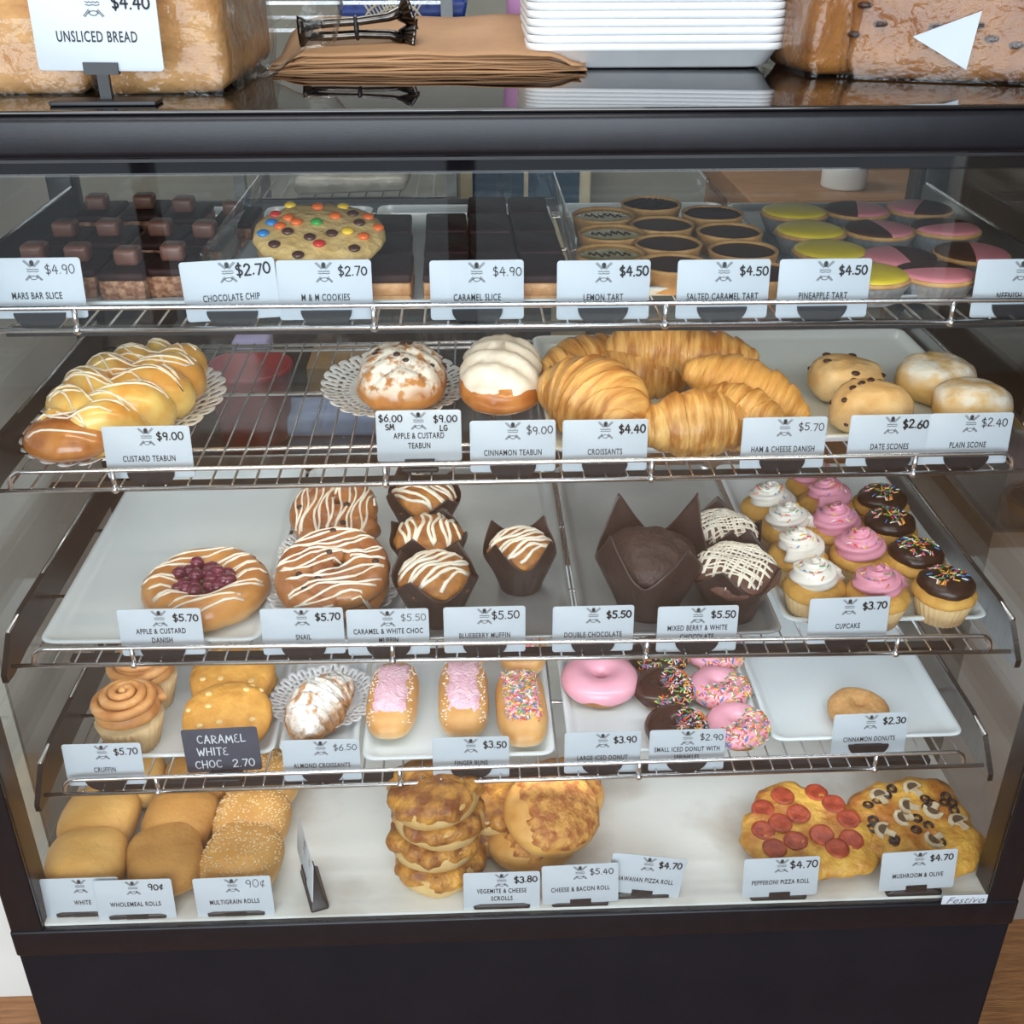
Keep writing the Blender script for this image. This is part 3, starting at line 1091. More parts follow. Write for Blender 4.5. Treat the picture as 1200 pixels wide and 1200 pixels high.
def caramel_slice(label, loc):
    t = thing('caramel_slice', label, 'cake slice', loc, 0, 'caramel slices')
    one('biscuit_base', rough(rbox(.0232, .0395, .013, .002, .003, 3), .0012, 120, 2), shortbread, t)
    one('caramel_filling', move(rough(rbox(.0230, .0393, .014, .003, .003, 3), .0008, 90, 4), (0, 0, .012)), caramel_m, t)
    one('chocolate_topping', move(rough(rbox(.0234, .0397, .008, .0025, .003, 3), .001, 60, 6), (0, 0, .0255)), choc_dark, t)
    return t


KS = None
CX = [-.129, -.071, -.022, .027]
RY = [.178, .262, .346, .430]
CN = ['left separate column', 'second column', 'third column', 'right column']
for ri in range(4):
    for ci in range(4):
        if ri == 3 and ci < 2:
            continue
        x = CX[ci] - .004 * ri * (1 if ci == 0 else .3)
        p = (x, RY[ri] + rnd.uniform(-.001, .001), deck(1, x) + TB)
        lab = 'dark chocolate topped caramel slice, ' + CN[ci] + ', ' + ['front', 'second row', 'third row', 'rearmost row'][ri]
        if KS is None:
            KS = caramel_slice(lab, p)
        else:
            dup(KS, lab, p, rnd.uniform(-.03, .03), s=(1, 1, rnd.uniform(.95, 1.06)))


def candy_cookie(label, loc, seed, rx=0, ry=0, rz=0):
    t = thing('candy_cookie', label, 'cookie', loc, rz, 'candy topped cookies', rx, ry)
    base = rough(dome(.066, .064, .022, .35, 2.1, 2.4, 44, 14), .0022, 60, seed)
    one('cookie', base, cookie_pale, t)
    rr = random.Random(seed)
    taken = []
    for p, nn in scatter(base, 220, seed, .8, .015):
        if len(taken) >= 24 or any(np.linalg.norm(p - q) < .015 for q in taken):
            continue
        taken.append(p)
        n_ = rr.choice(list(CANDY))
        one('candy', move(dome(.0062, .0062, .006, .5, 2, 2, 14, 8), p - np.array([0, 0, .0018])), CANDY[n_], t)
    return t


for i, (u, v, mid, a, b, w_) in enumerate(((374, 300, .010, 0, 0, 'lowest of the three'), (376, 290, .031, .0, .0, 'middle of the three'), (372, 279, .060, .22, .02, 'topmost of the three'))):
    p = put(1, u, v, mid, TB)
    candy_cookie('large pale cookie dotted with coloured candies, ' + w_, (p[0], max(p[1], .196), p[2] + max(0, mid - .010)), 11 + i, a, b, .1)


def tart(name, label, loc, kind, rz=0, group=None, seed=0, s=1):
    t = thing(name, label, 'tart', loc, rz, group, s=s)
    if kind in ('lemon', 'caramel'):
        shell = lathe([(.010, 0), (.031, 0), (.033, .001), (.0372, .022), (.0378, .0245), (.0366, .0255), (.0345, .0245), (.0335, .0215), (.01, .0212)], 56)
        one('pastry_shell', rough(shell, .0005, 90, 2), tart_crust, t)
        fill = lathe([(.0005, .0232), (.02, .0231), (.0338, .0226), (.0346, .0222)], 48, None, True, False)
        one('lemon_filling' if kind == 'lemon' else 'chocolate_topping', fill, lemon_curd if kind == 'lemon' else choc_gloss, t)
        tr = bvh(fill)
        if kind == 'lemon':
            P = [(-.022 + .044 * i / 60, .006 * math.sin(i * .62) + .004 * math.sin(i * .21)) for i in range(61)]
            vf = join(*[tube(r_, .0008, 5) for r_ in drape(tr, P, .0003)])
            one('chocolate_scribble', vf, choc_dark, t)
        elif seed == 1:
            one('chocolate_drizzle', drizzle(tr, .034, .031, 22, .0011, .3, 4), choc_dark, t)
    else:
        cup = lathe([(.012, 0), (.029, 0), (.030, .001), (.0385, .0195), (.0402, .0215), (.0410, .0213)], 96, lambda r, z, a: r + (.0013 * math.cos(a * 32) if .0005 < z < .0205 else 0), True, False)
        one('foil_cup', cup, foil, t)
        one('pastry_shell', rough(lathe([(.012, .0015), (.028, .0015), (.0375, .0195), (.0402, .0225), (.0402, .0245), (.039, .0255), (.010, .0258)], 56), .0005, 90, 2), tart_crust, t)
        if kind == 'pineapple':
            one('yellow_icing', lathe([(.0385, .0245), (.0375, .0268), (.033, .0286), (.024, .0300), (.012, .0308), (.0005, .031)], 48, None, False, True), yellow_icing, t)
        else:
            for nm, m_, a0 in (('pink_icing', neen_pink, -90), ('chocolate_icing', choc_gloss, 90)):
                rings = []
                for r, z in ((.0385, .0245), (.0375, .0268), (.033, .0284), (.024, .0295), (.012, .0301), (.0005, .0303)):
                    rings.append([(r * math.cos(R(a0 + 180 * j / 24)), r * math.sin(R(a0 + 180 * j / 24)), z) for j in range(25)])
                one(nm, loft(rings, False, False, False), m_, t)
    return t


proto = {}


def tart_at(kind, name, label, u, v, rz, group, seed=0, mid=.025):
    p = put(1, u, v, mid, TB)
    key = (kind, seed)
    if key not in proto:
        proto[key] = tart(name, label, p, kind, rz, group, seed)
    else:
        dup(proto[key], label, p, rz)


for (u, v), w_ in zip(((720, 322), (714, 296), (716, 272), (707, 251)), ('frontmost, mostly behind its price card', 'second from the front', 'third from the front', 'rearmost')):
    tart_at('lemon', 'lemon_tart', 'lemon tart with scribbled chocolate on yellow filling, ' + w_, u, v, rnd.uniform(-.3, .3), 'lemon tarts')
for (u, v, s), w_ in zip(((790, 308, 0), (783, 284, 0), (776, 262, 0), (763, 238, 1), (893, 318, 0), (871, 292, 0), (855, 270, 0), (835, 249, 1)),
                         ('inner column, front', 'inner column, second', 'inner column, third', 'inner column, rear with drizzled top', 'outer column, front', 'outer column, second', 'outer column, third', 'outer column, rear with drizzled top')):
    tart_at('caramel', 'caramel_tart', 'chocolate topped salted caramel tart, ' + w_, u, v, rnd.uniform(-3, 3), 'salted caramel tarts', s)
for (u, v), w_ in zip(((1020, 318), (973, 290), (950, 267), (931, 245)), ('frontmost, half behind its price card', 'second from the front', 'third from the front', 'rearmost')):
    tart_at('pineapple', 'pineapple_tart', 'yellow iced tart in a foil cup, ' + w_, u, v, 0, 'yellow iced tarts', 0, .028)
for u, v, a, w_ in ((1097, 316, 0, 'frontmost with pink facing out'), (1055, 298, 90, 'pink half beside the yellow tarts, second row'), (1139, 293, -60, 'chocolate half left, at the right edge of the second row'),
                    (1030, 266, -75, 'chocolate half left, beside the third yellow tart'), (1108, 264, 15, 'chocolate half behind, third row'),
                    (1004, 243, -60, 'chocolate half left, beside the rearmost yellow tart'), (1078, 241, 60, 'pink half left, at the rear right')):
    # rz turns the pink half: 0 = pink to the right, so add -90 to face it out
    tart_at('neenish', 'two_tone_tart', 'pink and chocolate tart, ' + w_, u, v, R({0: -90, 90: 180, -60: -15, -75: 5, 15: -75, 60: 150}[a]), 'pink and chocolate tarts', 0, .028)

# clear dividers between the trays
for x, y0, y1, w_ in ((-.308, .15, .50, 'between the chocolate slices and the cookies'), (.061, .20, .52, 'between the caramel slices and the lemon tarts')):
    o = one('acrylic_divider', move(rbox(.0012, (y1 - y0) / 2, .045, .0004, .0006, 2), (0, 0, 0)), clear('clear_acrylic', (.97, .98, .98, 1), 1.5, .02), None, True, (x, (y0 + y1) / 2, deck(1, x) + .0135))
    tag(o, 'clear acrylic divider standing ' + w_, 'divider', 'acrylic dividers')

# ------------------------------------------------------------------ second shelf: teabuns, croissants, scones
doily('white lace doily under the braided custard teabun', 2, 152, 487, .098, .150, 0, -.27)
doily('white lace doily under the sugar dusted teabun', 2, 462, 455, .088, .112, 0, .1)

t = thing('custard_teabun', 'braided golden teabun with yellow custard and white icing lines', 'bun', put(2, 156, 468, .02, .002), -.27, None, 0, 0, .93)
braid = []
Lb = .255
for s in range(3):
    P, rad = [], []
    for i in range(70):
        q = i / 69
        ph = q * 2 * PI * 1.75 + s * 2 * PI / 3
        tp = math.sin(PI * min(1, max(0, .08 + q * .88))) ** .5
        P.append((.050 * math.sin(ph) * tp, -Lb / 2 + Lb * q, .031 + .013 * math.sin(2 * ph)))
        rad.append(.0275 * tp + .003)
    v_, f_ = tube(P, rad, 14)
    v_ = np.array(v_)
    v_[:, 2] = np.maximum(v_[:, 2], .001)
    braid.append(rough((v_, f_), .0012, 50, s))
allb = join(*braid)
one('braided_bun', allb, teabun_yellow, t)
tip = move(rough(dome(.052, .046, .052, .4, 2.2, 2, 34, 14), .0015, 40, 5), (-.012, -.125, 0))
one('browned_end', tip, teabun_tip, t)
cfill = move(rough(dome(.060, .110, .042, .3, 2.4, 2.4, 30, 14), .003, 45, 8), (.004, .012, 0))
one('custard', cfill, custard, t)
tr = bvh(join(allb, tip))
dz = join(drizzle(tr, .080, .150, 16, .0016, .25, 3), drizzle(tr, .075, .145, 12, .0015, -.35, 5))
one('icing_drizzle', dz, icing_white, t)

t = thing('sugared_teabun', 'oval fruit teabun dusted with icing sugar on a lace doily', 'bun', put(2, 471, 441, .03, .002), .03)
b0 = dome(.054, .070, .066, .35, 2.5, 2.2, 60, 30)
v_ = np.array(b0[0])
for p in v_:
    g = abs(math.sin((p[1] + abs(p[0]) * .55) * 95))
    p[2] -= .009 * (1 - g) ** 2.2 * min(1, max(0, p[2] - .022) / .02)
b0 = rough((v_, b0[1]), .002, 45, 3)
one('bun', b0, sugar_bun, t)
rb = MB()
for p, nn in scatter(b0, 12, 5, .1, .02):
    one('raisin', move(dome(.0042, .0034, .005, .5, 2, 2, 10, 6), p - nn * .002), raisin_m, t)

t = thing('cinnamon_teabun', 'tall teabun covered with rippled white icing', 'bun', put(2, 588, 442, .032, .001), -.05)
b0 = dome(.051, .080, .070, .38, 2.5, 2.1, 64, 34)
v_ = np.array(b0[0])
for p in v_:
    p[2] += .0032 * math.sin((p[1] + .35 * p[0]) * 200) * min(1, max(0, p[2] - .03) / .02)
b0 = rough((v_, b0[1]), .0015, 40, 7)
one('bun', b0, bun_glaze, t)
ic = top_part(b0, lambda p: p[2] > .036 + .010 * noise.noise(Vector((p[0] * 50, p[1] * 50, 1))) and p[1] > -.078 + .012 * noise.noise(Vector((p[0] * 60, 0, 3))), .003)
one('white_icing', rough(ic, .0015, 70, 2, 3), icing_cream, t)

cvf = [croissant_vf(.140, .044, .55, 2.8, 1), croissant_vf(.128, .047, .8, 3.4, 2), croissant_vf(.15, .036, .35, 3.2, 3)]
cme = []
for i, c in enumerate(cvf):
    o = one('croissant', rough(c, .0010, 70, i), croissant_m)
    cme.append(o.data)
    bpy.data.objects.remove(o)
pale = cme[2].copy()
pale.materials[0] = croissant_pale
cme.append(pale)
for i, (u, v, mid, mi, rz, rx, ry, s, w_) in enumerate((
        (702, 466, .040, 1, -1.0, .20, .05, 1.08, 'front left of the heap, curled tip turned out'),
        (814, 486, .036, 0, .04, .45, 0, .86, 'front middle of the heap, low behind the rail'),
        (862, 480, .034, 1, -.6, .20, .0, .85, 'front right of the heap, under the pale danish'),
        (688, 412, .046, 2, .42, .20, 0, .95, 'back left of the heap, lying slanted'),
        (745, 430, .030, 0, .1, .1, 0, .95, 'underneath in the middle of the heap'),
        (768, 398, .062, 0, -.10, .25, 0, .85, 'topmost at the back of the heap'),
        (822, 403, .060, 2, -.15, .2, 0, .9, 'back right of the heap'))):
    o = bpy.data.objects.new('croissant', cme[mi])
    COL.objects.link(o)
    o.location = put(2, u, v, mid, TB)
    o.location.z += max(0, mid - .034) + .02 * rx
    o.rotation_euler = (rx, ry, rz)
    o.scale = (s,) * 3
    tag(o, 'golden flaky croissant, ' + w_, 'croissant', 'croissants in the heap')
o = bpy.data.objects.new('cheese_danish', cme[3])
COL.objects.link(o)
o.location = put(2, 872, 446, .045, TB)
o.location.z += .018
o.rotation_euler = (.25, .28, -.42)
o.scale = (1.0,) * 3
tag(o, 'pale twisted cheese danish lying slanted on the right of the croissants', 'danish')


def scone(label, u, v, seed, m_, r=.044, raisins=True):
    t = thing('scone', label, 'scone', put(2, u, v, .022, TB), rnd.random() * 6, 'scones')
    b = rough(rough(dome(r, r * .95, .053, .45, 2.2, 2.7, 40, 20), .0036, 26, seed), .0012, 90, seed + 3)
    one('scone_body', b, m_, t)
    if raisins:
        for p, nn in scatter(b, 9, seed, -.3, .008):
            one('date_piece', move(dome(.0055, .0042, .006, .5, 2, 2, 10, 6), p - nn * .003), raisin_m, t)


scone('date scone with dark fruit pieces, standing behind the other date scone', 990, 448, 1, scone_m)
scone('date scone with dark fruit pieces, in front beside the date scone card', 1020, 482, 2, scone_m, .046)
scone('plain scone with floured top, behind the other floured scone', 1096, 447, 3, scone_flour, .046, False)
scone('plain scone with floured top, in front at the right end of the tray', 1138, 478, 4, scone_flour, .046, False)

# ------------------------------------------------------------------ third shelf: danish, snails, muffins, cupcakes
t = thing('berry_danish', 'round glazed danish with purple berries and white icing lines', 'danish', put(3, 242, 690, .020, TB), .2)
b0 = rough(lathe([(.01, 0), (.055, 0), (.068, .006), (.074, .018), (.072, .030), (.062, .040), (.050, .042), (.038, .036), (.028, .026), (.01, .022)], 64), .003, 24, 3)
one('pastry', b0, danish_m, t)
rr = random.Random(4)
for i in range(30):
    a, r_ = rr.random() * 6.28, .035 * math.sqrt(rr.random())
    one('berry', move(rough(dome(.0085, .0085, .015, .5, 2, 2, 14, 8), .0008, 120, i), (r_ * math.cos(a), r_ * math.sin(a), .022 + .010 * rr.random())), berry_m, t)
one('icing_drizzle', drizzle(bvh(b0), .072, .070, 13, .0016, .15, 6), icing_white, t)


def snail(label, u, v, mid, rx, r, seed, ang):
    t = thing('snail_pastry', label, 'pastry', put(3, u, v, mid + r * math.sin(rx), TB), 0, 'iced snails', rx)
    t.location.z += r * math.sin(rx)
    t.location.y = max(t.location.y, .118 + r)
    turns, P, rad = 2.6, [], []
    for i in range(120):
        q = i / 119
        a = q * 2 * PI * turns + seed
        P.append(((.010 + (r - .018) * q) * math.cos(a), (.010 + (r - .018) * q) * math.sin(a), .030 + .012 * (1 - q)))
        rad.append(.0145 + .004 * q)
    v_, f_ = tube(P, rad, 14)
    v_ = np.array(v_)
    v_[:, 2] = v_[:, 2] * 1.0
    b = rough(join((v_, f_), dome(r * .9, r * .9, .034, .4, 2.2, 2.2, 30, 12)), .0015, 55, seed)
    one('spiral_pastry', b, snail_m, t)
    for p, nn in scatter(b, 12, seed + 2, .2, .02):
        one('raisin', move(dome(.0045, .0036, .005, .5, 2, 2, 10, 6), p - nn * .002), raisin_m, t)
    one('icing_drizzle', drizzle(bvh(b), r, r * .95, 15, .0017, ang, seed, .3), icing_white, t)


doily('white lace doily under the front iced snail', 3, 392, 692, .078, .078, TB + .006)
doily('white lace doily propped behind the front iced snail', 3, 385, 650, .060, .060, TB + .014)
snail('glazed snail pastry with white icing lines, in front on its doily', 394, 680, .028, .26, .066, 1, .25)
snail('glazed snail pastry with upright icing lines, behind the front snail', 396, 598, .028, .28, .056, 2, 1.45)


def wrapper_vf(r0=.027, r1=.045, h0=.056, hp=.036, seed=0, nn=120, nz_=16, pw=1.35, lean=.006):
    """Tulip muffin paper: a pleated square folded into a cup with four pointed petals."""
    rr = random.Random(seed)
    ph = rr.random()
    pk = [rr.uniform(.75, 1.2) for _ in range(4)]
    rings = []
    for i in range(nz_ + 1):
        q = i / nz_
        ring = []
        for j in range(nn):
            a = 2 * PI * j / nn
            c = 1 - abs(((a + ph) / (PI / 2)) % 1 - .5) * 2
            quad = int((a + ph) / (PI / 2)) % 4
            top = h0 + hp * pk[quad] * c ** pw
            z = top * q
            r = r0 + (r1 - r0) * min(1, z / h0) ** 1.1 + lean * max(0, z - h0) / hp
            r *= 1 + .05 * math.cos(4 * (a + ph)) * min(1, z / h0) + .012 * math.cos(24 * a) * min(1, q * 2) * (1 - q)
            r += .004 * noise.noise(Vector((math.cos(a) * 2, math.sin(a) * 2, z * 25 + seed))) * q
            ring.append((r * math.cos(a), r * math.sin(a), z))
        rings.append(ring)
    return loft(rings, True, False)


def muffin(name, label, loc, topm, ice, seed, rz=0, group=None, s=1, hp=.036, lattice=False, r=.043):
    loc = (loc[0], max(loc[1], .104 + .050 * s), loc[2])
    t = thing(name, label, 'muffin', loc, rz, group, s=s)
    o = one('paper_wrapper', wrapper_vf(.027, .046, .050, hp, seed), muffin_paper, t)
    md = o.modifiers.new('thickness', 'SOLIDIFY')
    md.thickness = .0006
    b = move(rough(rough(dome(r, r, .040, .35, 2, 2.2, 44, 20), .004, 38, seed), .0012, 120, seed), (0, 0, .036))
    one('muffin_top', b, topm, t)
    if ice:
        tr = bvh(b)
        if lattice:
            vf = join(drizzle(tr, r, r * .8, 15, .0013, .5, seed, .1), drizzle(tr, r, r * .8, 15, .0013, -1.0, seed + 3, .1))
        else:
            vf = drizzle(tr, r, r * .85, 9, .0024, .18, seed, .35)
        one('icing_drizzle', vf, icing_white, t)
    return t


for i, (u, v, w_) in enumerate(((510, 688, 'frontmost of the column'), (503, 632, 'middle of the column'), (496, 584, 'rearmost of the column'))):
    muffin('caramel_muffin', 'golden muffin with white icing lines in brown paper, ' + w_, put(3, u, v, .052, TB), muffin_gold, True, 21 + i, .4 + i, 'caramel and white chocolate muffins', 1.0, .026)
muffin('blueberry_muffin', 'single iced muffin in pointed brown paper, standing alone on the steel tray', put(3, 610, 648, .046, TB), muffin_gold, True, 3, .3, None, .92, .036)
muffin('double_chocolate_muffin', 'large dark chocolate muffin in tall pointed brown paper, without icing', put(3, 762, 665, .056, TB), muffin_choc, False, 6, .55, None, 1.28, .050)
muffin('mixed_berry_muffin', 'brown muffin with criss-cross white icing, in front beside the cupcakes', put(3, 867, 690, .050, TB), muffin_plum, True, 8, .5, 'mixed berry muffins', 1.06, .026, True, .046)
muffin('mixed_berry_muffin', 'brown muffin with criss-cross white icing, behind the other', put(3, 846, 628, .050, TB), muffin_plum, True, 9, 1.2, 'mixed berry muffins', 1.0, .032, True, .044)


def cupcake(label, loc, fm, seed, group, rz=0):
    t = thing('cupcake', label, 'cupcake', loc, rz, group, s=1.1)
    one('paper_case', cup_vf(.0235, .0325, .032, 96, 32, .0009, 0, False), paper_case_m, t)
    ck = move(rough(dome(.0335, .0335, .022, .45, 2, 2.2, 40, 12), .0012, 60, seed), (0, 0, .0215))
    one('cake', ck, cake_gold, t)
    if fm is frost_choc:
        fr = move(rough(dome(.0285, .0285, .022, .35, 2, 2.3, 44, 16), .002, 50, seed), (0, 0, .033))
    else:
        fr = move(join(swirl_vf(.0185, .023, 2.6, .0118, .0045, 6), dome(.021, .021, .018, .3)), (0, 0, .0440))
        fr = (np.array(fr[0]) - np.array([0, 0, .003]), fr[1])
    one('frosting', fr, fm, t)
    sp = sprinkle(fr, 62, seed, SPR, .0062, .0007, .45, .050, lambda c: (c[0] ** 2 + c[1] ** 2) < .020 ** 2).build('sprinkles', t)
    tag(sp, kind='stuff')
    return t


for fm, nm, group, pts in (
        (frost_white, 'white frosted', 'white frosted cupcakes', ((958, 663), (938, 628), (926, 598), (904, 573))),
        (frost_pink, 'pink frosted', 'pink frosted cupcakes', ((1033, 672), (1012, 628), (983, 598), (971, 568), (956, 547))),
        (frost_choc, 'chocolate frosted', 'chocolate frosted cupcakes', ((1112, 668), (1077, 634), (1045, 598), (1036, 570)))):
    pr = None
    for i, (u, v) in enumerate(pts):
        lab = nm + ' cupcake with coloured sprinkles, ' + ['frontmost', 'second from the front', 'third from the front', 'fourth from the front', 'fifth from the front'][i] + ' of its row'
        p = put(3, u, v, .064, TB)
        if pr is None:
            pr = cupcake(lab, p, fm, 31, group)
        else:
            dup(pr, lab, p, rnd.random() * 6, s=1.1)

# ------------------------------------------------------------------ fourth shelf: cruffins, cookies, buns, donuts
def cruffin(label, loc, rz):
    t = thing('cruffin', label, 'pastry', loc, rz, 'cruffins')
    one('paper_case', cup_vf(.030, .040, .042, 96, 30, .0011, 0, False), paper_case_m, t)
    P = []
    for i in range(221):
        q = i / 220
        r_ = .0405 * (1 - q) ** .92
        a = 2 * PI * 3.6 * q
        P.append((r_ * math.cos(a), r_ * math.sin(a), .036 * math.sqrt(max(0, 1 - (r_ / .0435) ** 2))))
    v_, f_ = tube(P, [.0062 - .0016 * i / 220 for i in range(221)], 14)
    sw = move(rough(join((v_, f_), dome(.038, .038, .033, .25)), .0004, 60, 2), (0, 0, .043))
    one('swirled_pastry', sw, croissant_m2, t)
    return t


croissant_m2 = mat('sugared_swirl_crust', 'AE6F3A', 'CB9458', 45, rough=.5, bump=.0006, bscale=120, dust=('DFC4A6', 40, .55, 1.1))
c0 = cruffin('cruffin with swirled top in a paper case, in front', put(4, 150, 832, .050, TB), .3)
dup(c0, 'cruffin with swirled top in a paper case, behind the other', put(4, 168, 786, .050, TB), 1.9)
ck = rough(dome(.054, .053, .026, .35, 2.1, 2.3, 44, 16), .0026, 45, 4)
co = one('caramel_cookie', ck, cookie_m)
wc = MB()
for p, nn in scatter(ck, 10, 9, .5, .015):
    wc.add(move(dome(.0045, .004, .005, .5, 2, 2, 10, 6), p - nn * .0030), mat('white_chocolate', 'DDBE80', rough=.5) if not wc.mats else wc.mats[0])
wc.build('white_chocolate_chips', co)
CK = [((266, 846), .014, 0, 0, 'lowest of the front pile'), ((266, 836), .040, .22, .02, 'topmost of the front pile'),
      ((275, 800), .014, 0, 0, 'lowest of the back pile'), ((272, 788), .040, .18, 0, 'topmost of the back pile')]
for i, ((u, v), mid, rx, rz, w_) in enumerate(CK):
    lab = 'thick yellow caramel cookie, ' + w_
    p = put(4, u, v, mid, TB)
    p = (p[0], p[1], p[2] + max(0, mid - .013))
    if i == 0:
        co.location = p
        tag(co, lab, 'cookie', 'yellow caramel cookies')
    else:
        dup(co, lab, p, i * 1.3 if i == 2 else .25 - .12 * i, rx if i % 2 else 0)

doily('white lace doily under the almond croissant', 4, 380, 822, .066, .066, TB + .009)
o = one('almond_croissant', move(rough(croissant_vf(.115, .034, .7, 3.6, 5), .0035, 45, 3), (0, .015, 0)), almond_m, loc=put(4, 384, 826, .026, TB + .011), rz=1.2)
tag(o, 'almond croissant thick with icing sugar on a lace doily', 'croissant')


def finger_bun(label, u, v, kind, rz, L=.165):
    t = thing('finger_bun', label, 'bun', put(4, u, v, .022, TB), rz, 'finger buns')
    b = rough(dome(.032, L / 2, .044, .4, 2.9, 2.3, 56, 22), .0012, 30, u)
    one('bun', b, finger_m, t)
    ic = top_part(b, lambda p: p[2] > .020 and abs(p[0]) < .0225 + .005 * noise.noise(Vector((p[1] * 55, u, 0))) and abs(p[1]) < L / 2 - .018 + .01 * noise.noise(Vector((p[0] * 90, u, 2))), .0042)
    ic = rough(ic, .0016, 80, u % 7)
    io = one('pink_icing', ic, icing_rose, t)
    if kind == 's':
        tag(sprinkle(ic, 620, u, SPR, .0058, .0008, .15).build('sprinkles', t), kind='stuff')
    else:
        mb = MB()
        rr = random.Random(u)
        for p, nn in scatter(b, 150, u, .2, .018, lambda c: .016 < abs(c[0]) < .027 and abs(c[1]) < L * .42):
            mb.add(move(dome(.0013, .0008, .0012, .5, 2, 2, 6, 4), p), coconut_m)
        tag(mb.build('coconut_flakes', t), kind='stuff')


finger_bun('finger bun with pale pink coconut icing, at the left end of its tray', 460, 818, 'c', -.03, .140)
finger_bun('finger bun with pale pink coconut icing, in the middle of its tray', 543, 814, 'c', .01, .150)
finger_bun('finger bun covered in coloured sprinkles, in front', 611, 826, 's', .03, .140)
finger_bun('finger bun covered in coloured sprinkles, behind the other', 612, 757, 's', .0, .110)
finger_bun('finger bun with pale pink icing, behind the middle finger bun', 545, 752, 'c', .0, .100)


def donut(label, loc, Rm, r, icem, seed, rz=0, spr=True, group=None, name='iced_donut'):
    t = thing(name, label, 'donut', loc, rz, group)
    one('dough', rough(torus_vf(Rm, r, .85), .0008, 60, seed), donut_m, t)
    ic = torus_vf(Rm, r, .85, 56, 18, -8, 200, .0016, .07, seed)
    one('icing', ic, icem, t)
    if spr:
        tag(sprinkle(ic, 230, seed, SPR, .0060, .0008, .05, -1, lambda c: c[1] < -.001 + .006 * math.sin(c[0] * 120) + c[0] * .5).build('sprinkles', t), kind='stuff')
    return t


donut('large pink iced donut without sprinkles, at the back left of its tray', put(4, 703, 796, .018, TB), .029, .020, icing_pink, 3, .4, False, None, 'large_donut')
d1 = donut('chocolate iced donut half dipped in sprinkles, front of its row', put(4, 793, 852, .016, TB), .0215, .0165, glaze_choc, 5, .5, True, 'small iced donuts')
d2 = donut('pink iced donut half dipped in sprinkles, front of its row', put(4, 864, 850, .016, TB), .0215, .0165, icing_pink, 6, .1, True, 'small iced donuts')
dup(d1, 'chocolate iced donut half dipped in sprinkles, second in its row', put(4, 778, 805, .018, TB), .8)
dup(d2, 'pink iced donut half dipped in sprinkles, second in its row', put(4, 843, 804, .018, TB), -.1)
dup(d1, 'chocolate iced donut half dipped in sprinkles, rear of its row', put(4, 772, 768, .016, TB), .3)
dup(d2, 'pink iced donut half dipped in sprinkles, rear of its row', put(4, 838, 764, .016, TB), .5)
o = one('cinnamon_donut', rough(torus_vf(.0205, .0175, .85, 44, 18), .001, 60, 9), sugar_donut, loc=put(4, 1006, 832, .015, TB))
tag(o, 'plain cinnamon sugar donut alone on a white tray', 'donut')

# ------------------------------------------------------------------ case floor: rolls, scrolls, pizza rolls
def roll(name, label, loc, m_, seed, rz, rx, group, a=.048, b=.047, h=.054, seeds=False):
    t = thing(name, label, 'bread roll', (loc[0], max(loc[1], .074), loc[2] + .047 * math.sin(rx)), rz, group, rx)
    v = rough(dome(a, b, h, .42, 2.9, 2.5, 44, 22), .0022, 18, seed)
    one('roll', v, m_, t)
    if seeds:
        mb = MB()
        for p, nn in scatter(v, 420, seed, .3, .018):
            mb.add(move(dome(.0016, .0009, .0012, .5, 2, 2, 6, 4), p, rotz(rnd.random() * 3)), seed_m)
        tag(mb.build('seeds', t), kind='stuff')


FB = .0005
for (u, v, mid, rx, rz), w_ in zip(((102, 1012, .028, .10, .1), (117, 958, .028, .06, -.05), (150, 912, .028, 0, 0)), ('in front behind its price card', 'behind the front white roll', 'rearmost, seen through the lowest shelf')):
    roll('white_roll', 'smooth soft white bread roll, ' + w_, put(0, u, v, mid, FB), roll_white, u, rz, rx, 'white rolls')
for (u, v, mid, rx, rz), w_ in zip(((190, 1020, .028, .10, .3), (212, 960, .028, .05, -.1), (232, 912, .028, 0, .1)), ('in front behind its price card', 'behind the front wholemeal roll', 'rearmost, seen through the lowest shelf')):
    roll('wholemeal_roll', 'brown wholemeal bread roll, ' + w_, put(0, u, v, mid, FB), roll_meal, u, rz, rx, 'wholemeal rolls', .046, .049)
for (u, v, mid, rx, rz), w_ in zip(((283, 1012, .028, .10, -.2), (296, 960, .028, .05, -.1), (308, 912, .028, 0, 0)), ('in front behind its price card', 'behind the front multigrain roll', 'rearmost, seen through the lowest shelf')):
    roll('multigrain_roll', 'seed covered multigrain bread roll, ' + w_, put(0, u, v, mid, FB), roll_seed, u, rz, rx, 'multigrain rolls', .048, .047, .054, True)


def scroll(label, loc, seed, rx=0, ry=0, group='savoury scrolls'):
    t = thing('cheese_scroll', label, 'savoury scroll', loc, seed * 1.1, group, rx, ry, (1, 1, .92))
    one('dough', rough(lathe([(.01, 0), (.045, 0), (.052, .005), (.054, .016), (.052, .028), (.046, .033), (.01, .034)], 52), .0022, 30, seed), scroll_side, t)
    top = rough(lathe([(.0515, .014), (.0555, .017), (.0560, .024), (.0535, .032), (.046, .0375), (.032, .0395), (.015, .041), (.001, .0405)], 60, lambda r, z, a: r * (1 + .05 * math.sin(a * 5 + seed) + .03 * math.sin(a * 11))), .0045, 55, seed, 4)
    one('cheese_topping', top, cheese_bake, t)


